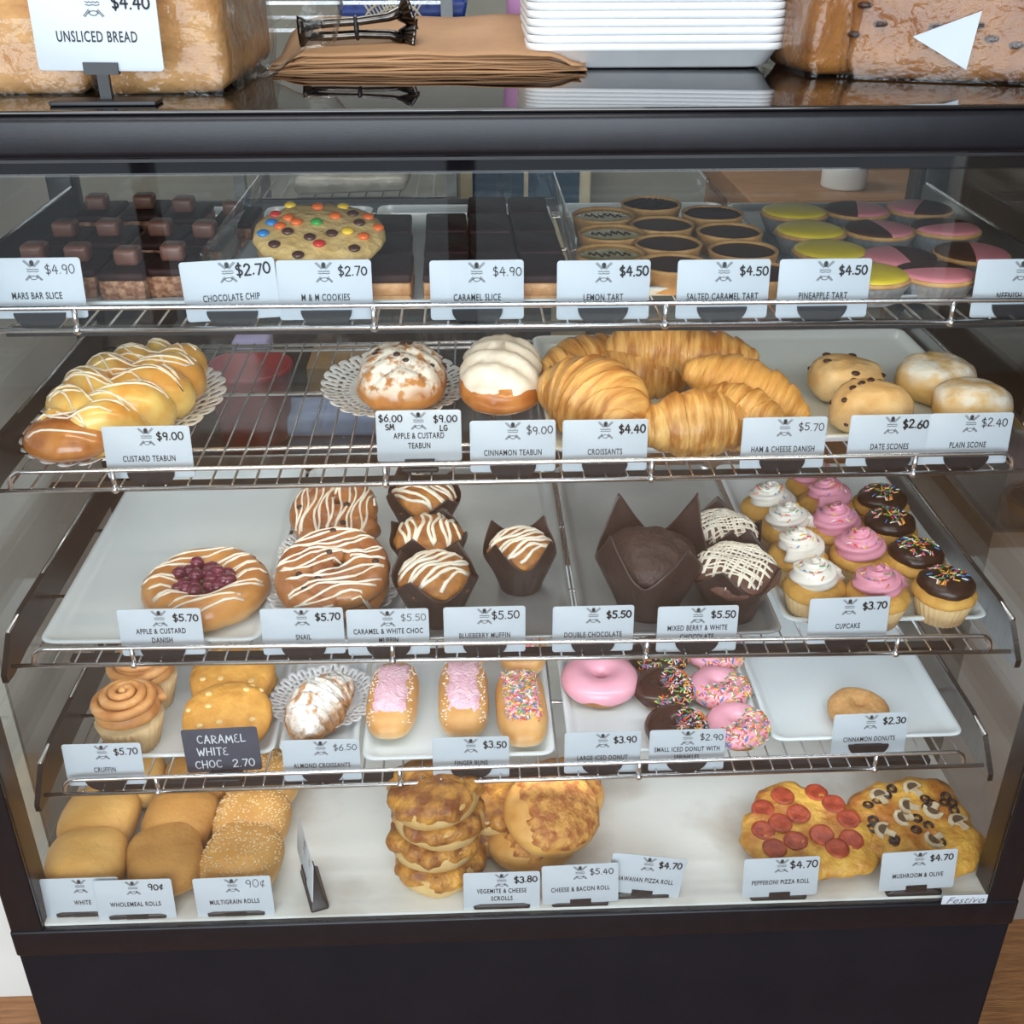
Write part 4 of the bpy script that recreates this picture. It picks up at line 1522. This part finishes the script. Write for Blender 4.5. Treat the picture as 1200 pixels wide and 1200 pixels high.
bx, by, _ = put(0, 512, 1012, .016, FB)
for i, w_ in enumerate(('lowest of its stack', 'second in its stack', 'third in its stack', 'topmost of its stack')):
    scroll('round cheese topped savoury scroll, ' + w_, (bx + (.002, -.002, .004, .001)[i], max(by, .077) + .001 * i, deck(0) + FB + .0345 * i), i + 1, (.03, .06, .05, .08)[i], (0, .03, -.05, .02)[i])
bx, by, _ = put(0, 572, 938, .05, FB)
for i, w_ in enumerate(('lower of the two behind', 'upper of the two behind')):
    scroll('round cheese topped savoury scroll, ' + w_, (bx, by, deck(0) + FB + .0375 * i), i + 7)


def bacon_roll(label, loc, seed, rx, ry=0):
    t = thing('bacon_roll', label, 'bread roll', loc, .3, 'cheese and bacon rolls', rx, ry)
    b = rough(dome(.060, .056, .050, .4, 2.1, 2.3, 50, 24), .0015, 30, seed)
    one('roll', b, bun_gold, t)
    tp = top_part(b, lambda p: p[2] > .028 + .010 * noise.noise(Vector((p[0] * 40, p[1] * 40, seed))) and p[0] > -.043, .003)
    one('cheese_and_bacon', rough(tp, .0026, 95, seed, 4), bacon_m, t)


bx, by, bz = put(0, 624, 985, .024, FB)
bacon_roll('round roll with cheese and bacon topping, underneath the top one', (bx, by + .012, bz), 2, 0)
bacon_roll('round roll with cheese and bacon topping, leaning on top in front', (bx + .020, by + .012, bz + .046), 3, .40, .06)
bacon_roll('round roll with cheese and bacon topping, behind the leaning one', put(0, 655, 925, .03, FB), 4, 0)


def pizza(name, label, loc, rz, seed, a, b, cm):
    t = thing(name, label, 'pizza roll', loc, rz)
    base = lathe([(.01, 0), (.8, 0), (.96, .008), (1.0, .014), (.97, .021), (.85, .026), (.6, .027), (.3, .0265), (.03, .026)], 72, lambda r, z, q: r * (1 + .07 * math.sin(q * 3 + seed) + .05 * math.sin(q * 5 + 2 * seed) + .03 * math.sin(q * 11)))
    base = (np.array(base[0]) * np.array([a, b, 1]), base[1])
    base = rough(rough(base, .003, 45, seed), .0022, 110, seed + 2, 4)
    one('dough', base, cm, t)
    return t, base, bvh(base)


t, base, tr = pizza('pepperoni_pizza_roll', 'pizza roll with red pepperoni slices on melted cheese', put(0, 942, 996, .040, FB), -.25, 2, .083, .072, cheese_yellow)
t.rotation_euler[0] = .13
t.location.x += .016
t.location.y = .090
t.location.z = deck(0) + .011
for x, y in ((-.050, .035), (-.020, .052), (-.033, .010), (-.006, .022), (-.058, .000), (.028, .058), (.045, .036), (-.050, -.030), (.016, -.012), (.058, .010), (.030, -.035), (.052, -.022), (-.020, -.020)):
    c, s = math.cos(.25), math.sin(.25)
    X, Y = (x * c - y * s) * .95, (x * s + y * c) * .95
    h = tr.ray_cast(Vector((X, Y, 1)), Vector((0, 0, -1)))
    if h[0] is None:
        continue
    q = rough(lathe([(.0005, 0), (.0143, 0), (.0150, .001), (.0140, .0024), (.010, .0017), (.0005, .0014)], 26), .0008, 120, x * 99)
    nrm = (h[1] + Vector((0, 0, 3))).normalized()
    one('pepperoni_slice', move(q, h[0] + Vector((0, 0, .0002)), np.array(nrm.to_track_quat('Z', 'Y').to_matrix())), pepperoni_m, t)
t, base, tr = pizza('mushroom_pizza_roll', 'pizza roll with sliced mushrooms and black olives on cheese', put(0, 1068, 976, .040, FB), .1, 5, .086, .078, cheese_yellow)
t.rotation_euler[0] = .12
t.location.x += .014
t.location.y = .096
t.location.z = deck(0) + .011
rr = random.Random(12)
for i in range(20):
    a, q = rr.random() * 6.28, math.sqrt(rr.random()) * .85
    x, y = .078 * q * math.cos(a), .070 * q * math.sin(a)
    h = tr.ray_cast(Vector((x, y, 1)), Vector((0, 0, -1)))
    if h[0] is None:
        continue
    ri = move(torus_vf(.0050, .0022, .8, 18, 8), h[0] - Vector((0, 0, .001)), rotx(rr.uniform(-.3, .3)))
    one('olive_ring', ri, olive_m, t)
for i, (x, y, a) in enumerate(((-.030, .040, .2), (.002, .022, 1.2), (.030, .014, 2.4), (-.045, -.012, .9), (.052, -.012, .3), (.012, -.030, 2.0), (.018, .046, .4), (-.012, .006, 1.6))):
    h = tr.ray_cast(Vector((x, y, 1)), Vector((0, 0, -1)))
    if h[0] is None:
        continue
    prof = [(-.011, 0), (-.010, .007), (-.005, .0115), (0, .0125), (.005, .0115), (.010, .007), (.011, 0), (.0055, .0015), (.003, -.002), (.0035, -.010), (-.0035, -.010), (-.003, -.002), (-.0055, .0015)]
    vf = loft([[(px, py, 0) for px, py in prof][::-1], [(px, py, .0028) for px, py in prof][::-1]][::-1])
    po = one('mushroom_slice', move(vf, h[0] + Vector((0, 0, .0005)), rotz(a) @ rotx(rr.uniform(-.15, .15)), 1.15), mushroom_m, t, False)
    one('gills', move(loft([[(px * .62, py * .62 + .001, .0034) for px, py in prof[:7]][::-1], [(px * .62, py * .62 + .001, .0037) for px, py in prof[:7]][::-1]][::-1]), h[0] + Vector((0, 0, .0005)), rotz(a), 1.15), mushroom_dark, po, False)

# ------------------------------------------------------------------ price signs
INK, FADE = ink, faint_ink


def sign_at(k, u, v, lines, price, what, dy=.013, stand='disc', roll=0.0, tilt=.10, rz=0.0, px=.029, ph=.0088, pw_=.0013, im=None, y=None, **kw):
    yy = y if y is not None else SHELF[k][0] + dy
    p = V(u, v, yy)
    pr = kw.pop('prices', None) or [(price, px, .0135, ph, pw_, im or INK)]
    return price_sign(what, lines, pr, (float(p[0]), float(p[1]), float(p[2])), rz, tilt, roll, lift=float(p[2] - deck(k, p[0])), stand=stand, **kw)


sign_at(1, 42, 338, ['MARS BAR SLICE'], '$4.90', 'white price card at the left end of the top shelf, before the crisped rice slices', px=.026, pw_=.0008)
sign_at(1, 270, 340, ['CHOCOLATE CHIP'], '$2.70', 'slightly tilted white price card reading CHOCOLATE CHIP', roll=.05, px=.025, ph=.0105, pw_=.0017)
sign_at(1, 381, 340, ['M & M COOKIES'], '$2.70', 'white price card in front of the candy dotted cookies', px=.028)
sign_at(1, 559, 340, ['CARAMEL SLICE'], '$4.90', 'white price card reading CARAMEL SLICE', px=.030, pw_=.0009)
sign_at(1, 707, 340, ['LEMON TART'], '$4.50', 'white price card reading LEMON TART', px=.030, pw_=.0017)
sign_at(1, 847, 339, ['SALTED CARAMEL TART'], '$4.50', 'white price card reading SALTED CARAMEL TART', px=.030, pw_=.0015)
sign_at(1, 965, 338, ['PINEAPPLE TART'], '$4.50', 'white price card reading PINEAPPLE TART', px=.028, pw_=.0016)
sign_at(1, 1194, 338, ['NEENISH TART'], '$4.50', 'white price card at the far right of the top shelf, cut by the picture edge')
sign_at(2, 174, 530, ['CUSTARD TEABUN'], '$9.00', 'white price card reading CUSTARD TEABUN', px=.025, pw_=.0014)
sign_at(2, 491, 511, ['APPLE & CUSTARD', 'TEABUN'], '', 'white price card reading APPLE & CUSTARD TEABUN with two prices', dy=.030, stand='clip', text_y=-.0025,
        prices=[('$6.00', -.029, .0165, .0080, .0013, INK), ('SM', -.030, .0075, .0062, .0012, INK), ('$9.00', .029, .0150, .0080, .0013, INK), ('LG', .027, .0060, .0062, .0012, INK)])
sign_at(2, 601, 523, ['CINNAMON TEABUN'], '$9.00', 'white price card reading CINNAMON TEABUN', im=FADE, pw_=.0012)
sign_at(2, 709, 522, ['CROISSANTS'], '$4.40', 'white price card reading CROISSANTS', pw_=.0017)
sign_at(2, 918, 519, ['HAM & CHEESE DANISH'], '$5.70', 'white price card reading HAM & CHEESE DANISH', pw_=.0009)
sign_at(2, 1043, 516, ['DATE SCONES'], '$2.60', 'white price card reading DATE SCONES', px=.026, pw_=.0018)
sign_at(2, 1135, 514, ['PLAIN SCONE'], '$2.40', 'white price card reading PLAIN SCONE', px=.026, pw_=.0010)
sign_at(3, 189, 741, ['APPLE & CUSTARD', 'DANISH'], '$5.70', 'white price card reading APPLE & CUSTARD DANISH', pw_=.0015)
sign_at(3, 355, 740, ['SNAIL'], '$5.70', 'white price card reading SNAIL', pw_=.0016)
sign_at(3, 455, 741, ['CARAMEL & WHITE CHOC', 'MUFFIN'], '$5.50', 'white price card reading CARAMEL & WHITE CHOC MUFFIN', im=grey_ink, pw_=.0008)
sign_at(3, 568, 738, ['BLUEBERRY MUFFIN'], '$5.50', 'white price card reading BLUEBERRY MUFFIN', px=.024, ph=.0098, pw_=.0013)
sign_at(3, 695, 737, ['DOUBLE CHOCOLATE'], '$5.50', 'white price card reading DOUBLE CHOCOLATE', pw_=.0018)
sign_at(3, 817, 737, ['MIXED BERRY & WHITE', 'CHOCOLATE'], '$5.50', 'white price card reading MIXED BERRY & WHITE CHOCOLATE', pw_=.0015)
sign_at(3, 994, 727, ['CUPCAKE'], '$3.70', 'white price card reading CUPCAKE', pw_=.0017, roll=.02)
sign_at(4, 122, 896, ['CRUFFIN'], '$5.70', 'white price card reading CRUFFIN', pw_=.0013, px=.028)
sign_at(4, 377, 891, ['ALMOND CROISSANTS'], '$6.50', 'white price card reading ALMOND CROISSANTS', im=FADE, pw_=.0010)
sign_at(4, 552, 888, ['FINGER BUNS'], '$3.50', 'white price card reading FINGER BUNS', pw_=.0015)
sign_at(4, 706, 882, ['LARGE ICED DONUT'], '$3.90', 'white price card reading LARGE ICED DONUT', pw_=.0015, px=.027)
sign_at(4, 805, 879, ['SMALL ICED DONUT WITH', 'SPRINKLES'], '$2.90', 'white price card reading SMALL ICED DONUT WITH SPRINKLES', pw_=.0010)
sign_at(4, 1019, 860, ['CINNAMON DONUTS'], '$2.30', 'white price card reading CINNAMON DONUTS, set back from the rail', dy=.030, roll=.02, pw_=.0016)
slate = mat('slate_board', '33384A', '3E4354', 30, rough=.6)
chalk = mat('chalk', 'D8DCE2', rough=.9)
sign_at(4, 260, 879, [], '', 'small black chalkboard sign with chalk writing', dy=.020, board=slate, stand='clip', w_=.088, h_=.060, roll=.03,
        prices=[('CARAMEL', .002, .0105, .0108, .0014, chalk), ('WHITE', -.010, -.0060, .0108, .0014, chalk), ('CHOC', -.017, -.0240, .0108, .0014, chalk), ('2.70', .024, -.0235, .0108, .0014, chalk)])
FY = .0135
sign_at(0, 96, 1052, ['WHITE'], '90c', 'white price card reading WHITE, partly behind the wholemeal card', y=FY + .006, stand='wedge', im=FADE, pw_=.0009)
sign_at(0, 158, 1054, ['WHOLEMEAL ROLLS'], '90c', 'white price card reading WHOLEMEAL ROLLS', y=FY, stand='wedge', px=.027, pw_=.0013)
sign_at(0, 274, 1051, ['MULTIGRAIN ROLLS'], '90c', 'white price card reading MULTIGRAIN ROLLS', y=FY, stand='wedge', im=FADE, px=.028, ph=.0115, pw_=.0009, roll=.02)
sign_at(0, 588, 1045, ['VEGEMITE & CHEESE', 'SCROLLS'], '$3.80', 'white price card in front of the stack of savoury scrolls', y=FY - .002, stand='wedge', pw_=.0016)
sign_at(0, 680, 1036, ['CHEESE & BACON ROLL'], '$5.40', 'white price card reading CHEESE & BACON ROLL', y=FY - .002, stand='wedge', roll=.03, px=.026, pw_=.0010)
sign_at(0, 757, 1026, ['HAWAIIAN PIZZA ROLL'], '$4.70', 'tilted white price card reading HAWAIIAN PIZZA ROLL', y=FY + .007, stand='wedge', roll=-.15, px=.027, pw_=.0016)
sign_at(0, 915, 1028, ['PEPPERONI PIZZA ROLL'], '$4.70', 'white price card reading PEPPERONI PIZZA ROLL', y=FY - .002, stand='wedge', roll=.02, px=.027, ph=.0105, pw_=.0016)
sign_at(0, 1076, 1020, ['MUSHROOM & OLIVE'], '$4.70', 'white price card reading MUSHROOM & OLIVE', y=FY - .002, stand='wedge', roll=.04, px=.027, pw_=.0015)
sign_at(0, 357, 1005, [], '$', 'white price card turned edge-on beside the multigrain rolls', y=FY + .030, stand='wedge', rz=-1.25, pw_=.0009)
sign_at(5, 112, 32, ['UNSLICED BREAD'], '$4.40', 'white price card on a black stem in front of the plain loaves', y=.034, stand='stem', w_=.0985, h_=.0640, pw_=.0015, ph=.0092, th=.0092, text_y=-.0105, px=.030, roll=-.012, tilt=.04)

# ------------------------------------------------------------------ on top of the case
crust = mat('pale_bread_crust', 'B08052', 'CBA06C', 38, .32, .68, rough=.7, spec=.2, bump=.0022, bscale=75, detail=8)
raisin_crust = mat('raisin_loaf_crust', '9A6630', '77451E', 26, .35, .7, rough=.6, spec=.25, detail=8, bump=.0018, bscale=60)
TOP = 1.4387


def loaf(label, loc, hx, hy, h, m_, seed, rz=0, raisins=0, tail=None, name='bread_loaf'):
    t = thing(name, label, 'bread', loc, rz, None)
    b = rough(rbox(hx, hy, h, .016, .014, 6), .0035, 16, seed)
    v_, f_ = b
    one('loaf', b, m_, t)
    if raisins:
        for p, nn in scatter(b, raisins, seed, -.6, .01):
            one('raisin', move(dome(.0072, .006, .007, .5, 2, 2, 10, 6), p - nn * .0012 - np.array([0, 0, .003])), raisin_m, t)
    secs = []
    for i in range(15):
        q = i / 14
        secs.append((hx + .004 + .003 * math.sin(q * 9), hy + .004 + .003 * math.sin(q * 7 + 1), .0006 + (h + .004) * q, .014))
    film = rloft(secs, 14, False, True)
    if tail:
        P = [Vector((hx - .01, -.02, h * .45)) + Vector((tail[0] * q, tail[1] * q * q, tail[2] * q * q)) for q in [i / 12 for i in range(13)]]
        rad = [.058 * (1 - q) ** .8 + .012 + .014 * max(0, q - .75) * 4 * .3 for q in [i / 12 for i in range(13)]]
        tv, tf_ = tube(P, rad, 26)
        tv = np.array(tv)
        tv[:, 2] = np.maximum(tv[:, 2], .001)
        film = join(film, rough((tv, tf_), .007, 26, seed + 3, 3))
    film = rough(film, .0022, 24, seed + 9, 3)
    fv = np.array(film[0])
    fv[:, 2] = np.maximum(fv[:, 2], .0004)
    one('plastic_bag', (fv, film[1]), wrap, t)
    return t


loaf('pale unsliced bread loaf in a clear bag, at the far left edge', (-.452, .195, TOP), .088, .120, .125, crust, 3)
loaf('pale unsliced bread loaf in a clear bag whose end sticks out right', (-.3020, .190, TOP), .0555, .118, .130, crust, 5, 0, 0, (.088, .02, -.012))
t = loaf('large raisin bread loaf in a crinkled clear bag', (.455, .195, TOP), .135, .085, .150, raisin_crust, 8, -.30, 95, None, 'raisin_loaf')
st = one('paper_label', move(loft([[(-.030, .004, 0), (.020, -.022, 0), (.024, .026, 0)], [(-.030, .004, .0005), (.020, -.022, .0005), (.024, .026, .0005)]]), (-.052, -.0925, .034), rotx(PI / 2)), card_m, t, False)
t = loaf('raisin bread end in a clear bag, between the foam trays and the large loaf', (.302, .225, TOP), .040, .060, .150, raisin_crust, 12, .1, 16, None, 'raisin_loaf')

# brown paper bags lying in a fanned pile
for i in range(8):
    hx, hy = .148, .085
    nx, ny = 30, 12
    Vv = []
    rr = random.Random(i)
    ox, oy, oa = rr.uniform(-.006, .008), rr.uniform(-.004, .006) + .002 * i, rr.uniform(-.03, .03)
    for a in range(ny + 1):
        for b in range(nx + 1):
            x, y = -hx + 2 * hx * b / nx, -hy + 2 * hy * a / ny
            y0 = y
            if i == 7:
                y = y * (1 + .25 * max(0, x / hx))
            lift = .0012 + .0021 * i + (y0 + hy) * .0165 * i + .0022 * noise.noise(Vector((x * 18, y * 9, i * 1.3)))
            dro = .016 * max(0, (abs(x) / hx - .80) / .2) ** 1.5 * i / 7
            z = max(.0006 + i * .0010, lift - dro)
            Vv.append((x, y, z))
    F = [(a * (nx + 1) + b, a * (nx + 1) + b + 1, (a + 1) * (nx + 1) + b + 1, (a + 1) * (nx + 1) + b) for a in range(ny) for b in range(nx)]
    o = one('paper_bag', (Vv, F), paper_kraft, loc=(-.085 + ox, .292 + oy, TOP), rz=oa)
    md = o.modifiers.new('thickness', 'SOLIDIFY')
    md.thickness = .0011
    tag(o, 'flat brown paper bag, ' + ['lowest', 'second from the bottom', 'third from the bottom', 'fourth from the bottom', 'fourth from the top', 'third from the top', 'second from the top', 'topmost'][i] + ' of the pile on the case', 'paper bag', 'brown paper bags')

# serving tongs on the bags
tg = thing('serving_tongs', 'metal serving tongs with scalloped ends lying on the brown paper bags', 'tongs', (-.150, .262, TOP + .0235), .06, None, 0, -.05)
tongm = mat('tong_metal', '6E6A66', '3E3B3A', 40, rough=.2, metal=1)
for s in (-1, 1):
    P = [(-.050, 0, .012 + .005 * s), (-.03, 0, .012 + .006 * s), (0, 0, .012 + .006 * s), (.028, 0, .012 + .008 * s), (.040, 0, .012 + .012 * s)]
    arm = MB()
    v_, f_ = tube(P, [.0045, .0045, .0042, .0045, .006], 10)
    v_ = np.array(v_)
    arm.add((v_ * np.array([1, 1.9, 1]), f_), tongm)
    arm.build('arm', tg)
    one('scalloped_end', move(lathe([(.004, 0), (.009, .006), (.0155, .014), (.0165, .017), (.0150, .0165), (.008, .007)], 48, lambda r, z, a: r * (1 + .07 * math.cos(a * 10) * min(1, z / .01))), (.036, 0, .012 + .008 * s), roty(PI / 2 - s * .25)), tongm, tg)
one('handle_end', move(lathe([(.004, 0), (.012, .010), (.014, .014), (.010, .010)], 32, lambda r, z, a: r * (1 + .08 * math.cos(a * 8))), (-.046, 0, .012), roty(-PI / 2)), tongm, tg)
one('joint_ring', move(torus_vf(.0095, .0022, 1.0, 24, 8), (-.006, 0, .012 ), roty(PI / 2)), black_plastic, tg)

# stacked white foam trays
ft = None
for i in range(15):
    z = TOP + .0004 + .0072 * i
    vf = rloft([(.108, .070, 0, .018), (.113, .075, .0022, .02), (.1215, .0835, .0165, .021), (.1240, .086, .0172, .021), (.1252, .0872, .0180, .021), (.1252, .0872, .0228, .021), (.1245, .0865, .0238, .021), (.1215, .0835, .0232, .02), (.1185, .0805, .0185, .02), (.1115, .0735, .0042, .018)])
    lab = 'white foam tray, number ' + ['one', 'two', 'three', 'four', 'five', 'six', 'seven', 'eight', 'nine', 'ten', 'eleven', 'twelve', 'thirteen', 'fourteen', 'fifteen'][i] + ' from the bottom of the stack on the case'
    if ft is None:
        ft = tag(one('foam_tray', vf, foam, loc=(.136, .306, z)), lab, 'tray', 'stacked foam trays')
    else:
        c = ft.copy()
        COL.objects.link(c)
        c.location = (.136 + rnd.uniform(-.0006, .0006), .306 + rnd.uniform(-.0006, .0006), z)
        c['label'] = lab

# ------------------------------------------------------------------ behind the case
grey_metal = mat('grey_metal', '8C8F90', '7C7F81', 20, rough=.4, metal=.4)
blue_plastic = mat('blue_plastic', '1E3A8A', '24418F', 30, rough=.4)
cream_plastic = mat('cream_plastic', 'D9CFB4', 'CFC4A7', 30, rough=.5)
pink_plastic = mat('pink_plastic', 'C58FBE', 'BD86B6', 20, rough=.35)
t = thing('steel_rack', 'grey steel storage rack behind the case', 'rack', (-.36, 2.05, 0))
for x, y in ((-.27, -.05), (.27, -.05), (-.27, .30), (.27, .30)):
    one('post', box(x - .014, x + .014, y - .014, y + .014, 0, 1.75), grey_metal, t, False)
for z in (.62, .915, 1.19, 1.318, 1.378, 1.60):
    mb = MB()
    mb.add(box(-.27, .27, -.055, -.045, z - .008, z), chrome, False)
    mb.add(box(-.27, .27, .295, .305, z - .008, z), chrome, False)
    for i in range(13):
        mb.add(box(-.265 + .044 * i, -.261 + .044 * i, -.05, .30, z - .006, z - .003), chrome, False)
    mb.build('rack_shelf', t)
mb = MB()
mb.add(rloft([(.15, .10, 0, .01), (.16, .11, .052, .01), (.155, .105, .052, .01), (.146, .096, .004, .01)]), blue_plastic)
tag(mb.build('storage_crate', None, (-.20, 2.16, 1.3185)), 'shallow blue plastic crate on the steel rack', 'crate')
mb = MB()
for i in range(15):
    x = -.065 + .13 * i / 14
    hh = .055 * math.sqrt(max(.05, 1 - (x / .072) ** 2))
    for sg in (-1, 1):
        p0, p1 = (x, 0, .003), (x + sg * .03, 0, .003 + hh)
        if abs(p1[0]) < .072:
            mb.add(tube([p0, p1], .0022, 5), cream_plastic)
mb.add(tube([(.072 * math.cos(R(a)), 0, .003 + .055 * math.sin(R(a))) for a in range(0, 181, 12)], .003, 6), cream_plastic)
mb.add(box(-.074, .074, -.012, .03, 0, .004), cream_plastic, False)
tag(mb.build('lattice_basket', None, (-.22, 2.012, 1.3185)), 'cream lattice plastic basket in front of the blue crate', 'basket')
sheet = rough(rbox(.15, .12, .045, .015, .02, 4), .012, 14, 4)
tag(one('wrapped_tray', sheet, mat('grey_film', '8E8A80', 'A7A398', 14, rough=.25, bump=.003, bscale=30), loc=(-.35, 2.13, .918)), 'bulky grey film wrapped tray on the steel rack', 'tray')
t = thing('squeeze_bottle', 'pink plastic bottle standing behind the foam trays', 'bottle', (.022, .47, TOP))
one('bottle_body', lathe([(.001, 0), (.021, 0), (.0225, .003), (.0225, .115), (.018, .13), (.009, .138), (.009, .145), (.001, .145)], 32), pink_plastic, t)
one('bottle_cap', lathe([(.001, .144), (.011, .144), (.011, .162), (.004, .166), (.003, .185), (.001, .186)], 24), black_plastic, t)
t = thing('cream_cupboard', 'low cream cupboard with a blue front panel against the back wall', 'cupboard', (.13, 2.70, 0))
one('body', move(rbox(.20, .18, 1.02, .006, .008), (0, 0, 0)), cream_plastic, t)
for x in (-.085, .085):
    d = one('door', box(x - .078, x + .078, -.186, -.180, .74, .98), mat('blue_panel', '27506E', '1F435E', 8, rough=.25), t, False)
t = thing('wooden_bench', 'tan wooden bench behind the right end of the case', 'bench', (.86, 1.75, 0))
tan = mat('tan_wood', '9A6E42', '855B33', 14, rough=.5, stretch=(1, 12, 1))
one('bench_top', move(rbox(.30, .28, .05, .004, .006), (0, 0, .97)), tan, t)
for x, y in ((-.26, -.24), (.26, -.24), (-.26, .24), (.26, .24)):
    one('leg', box(x - .025, x + .025, y - .025, y + .025, 0, .971), tan, t, False)
t = thing('white_canister', 'small white canister on the tan bench', 'canister', (.80, 1.60, 1.0203))
one('canister_body', lathe([(.001, 0), (.048, 0), (.050, .004), (.050, .10), (.046, .108), (.001, .108)], 32), foam, t)
one('lid', lathe([(.001, .107), (.051, .107), (.051, .118), (.001, .120)], 32), grey_metal, t)
t = thing('low_bench', 'low steel bench on the floor behind the case', 'bench', (-.55, 1.72, 0))
one('bench_top', move(rbox(.72, .22, .035, .004, .006), (0, 0, .385)), steel, t)
for x in (-.66, .66):
    one('leg', box(x - .02, x + .02, -.20, .20, 0, .386), grey_metal, t, False)
one('bench_back', box(-.72, .72, .22, .235, 0, .92), mat('dark_back', '2B2D33', '33353B', 8, rough=.5), t, False)
red_m = mat('red_plastic', '8E2430', '7C1E2A', 20, rough=.4)
tag(one('red_tub', lathe([(.001, 0), (.085, 0), (.10, .17), (.105, .175), (.105, .185), (.096, .183), (.08, .01), (.001, .01)], 36), red_m, loc=(-.585, 1.62, .4205)), 'round red plastic tub on the low bench', 'tub')
lav = mat('lavender_cloth', 'A9A4D0', '9C98C6', 20, rough=.8)
cl = rough(rbox(.045, .05, .20, .012, .014, 4), .005, 25, 3)
tag(one('lavender_bottle', cl, lav, loc=(-.605, 1.80, .4205)), 'pale lavender container behind the red tub', 'container')
cl = rough(rbox(.17, .07, .06, .02, .02, 4), .006, 20, 6)
tag(one('folded_cloth', cl, mat('pale_blue_cloth', '8FA3C4', '8295B8', 20, rough=.85), loc=(-.36, 1.66, .4205)), 'pale blue folded cloth on the low bench', 'cloth')
tag(one('cardboard_box', rbox(.13, .08, .12, .003, .004), mat('cardboard', '8F7450', '82694A', 30, rough=.7), loc=(-.34, 1.84, .4205)), 'brown cardboard box behind the pale blue cloth', 'box')
mb = MB()
for i in range(9):
    mb.add(box(-.15 + .036 * i, -.132 + .036 * i, -.10, -.094, .02, .20), mat('green_plastic', '6E8A3C', '5E7A32', 20, rough=.5) if i == 0 else mb.mats[0], False)
mb.add(box(-.155, .155, -.102, .10, 0, .02), mb.mats[0], False)
mb.add(box(-.155, .155, -.102, -.092, .19, .21), mb.mats[0], False)
tag(mb.build('green_crate', None, (-.42, 1.66, 0)), 'slatted green crate on the floor under the low bench', 'crate')
pb = lathe([(.001, 0), (.035, 0), (.038, .006), (.036, .09), (.020, .12), (.016, .14), (.001, .141)], 30)
tag(one('plastic_jug', rough(pb, .004, 30, 2), clear('cloudy_plastic', (.86, .85, .82, 1), 1.4, .25, .006, 60, 2), loc=(-.655, .10, 0)), 'cloudy plastic jug on the floor at the left foot of the case', 'jug')
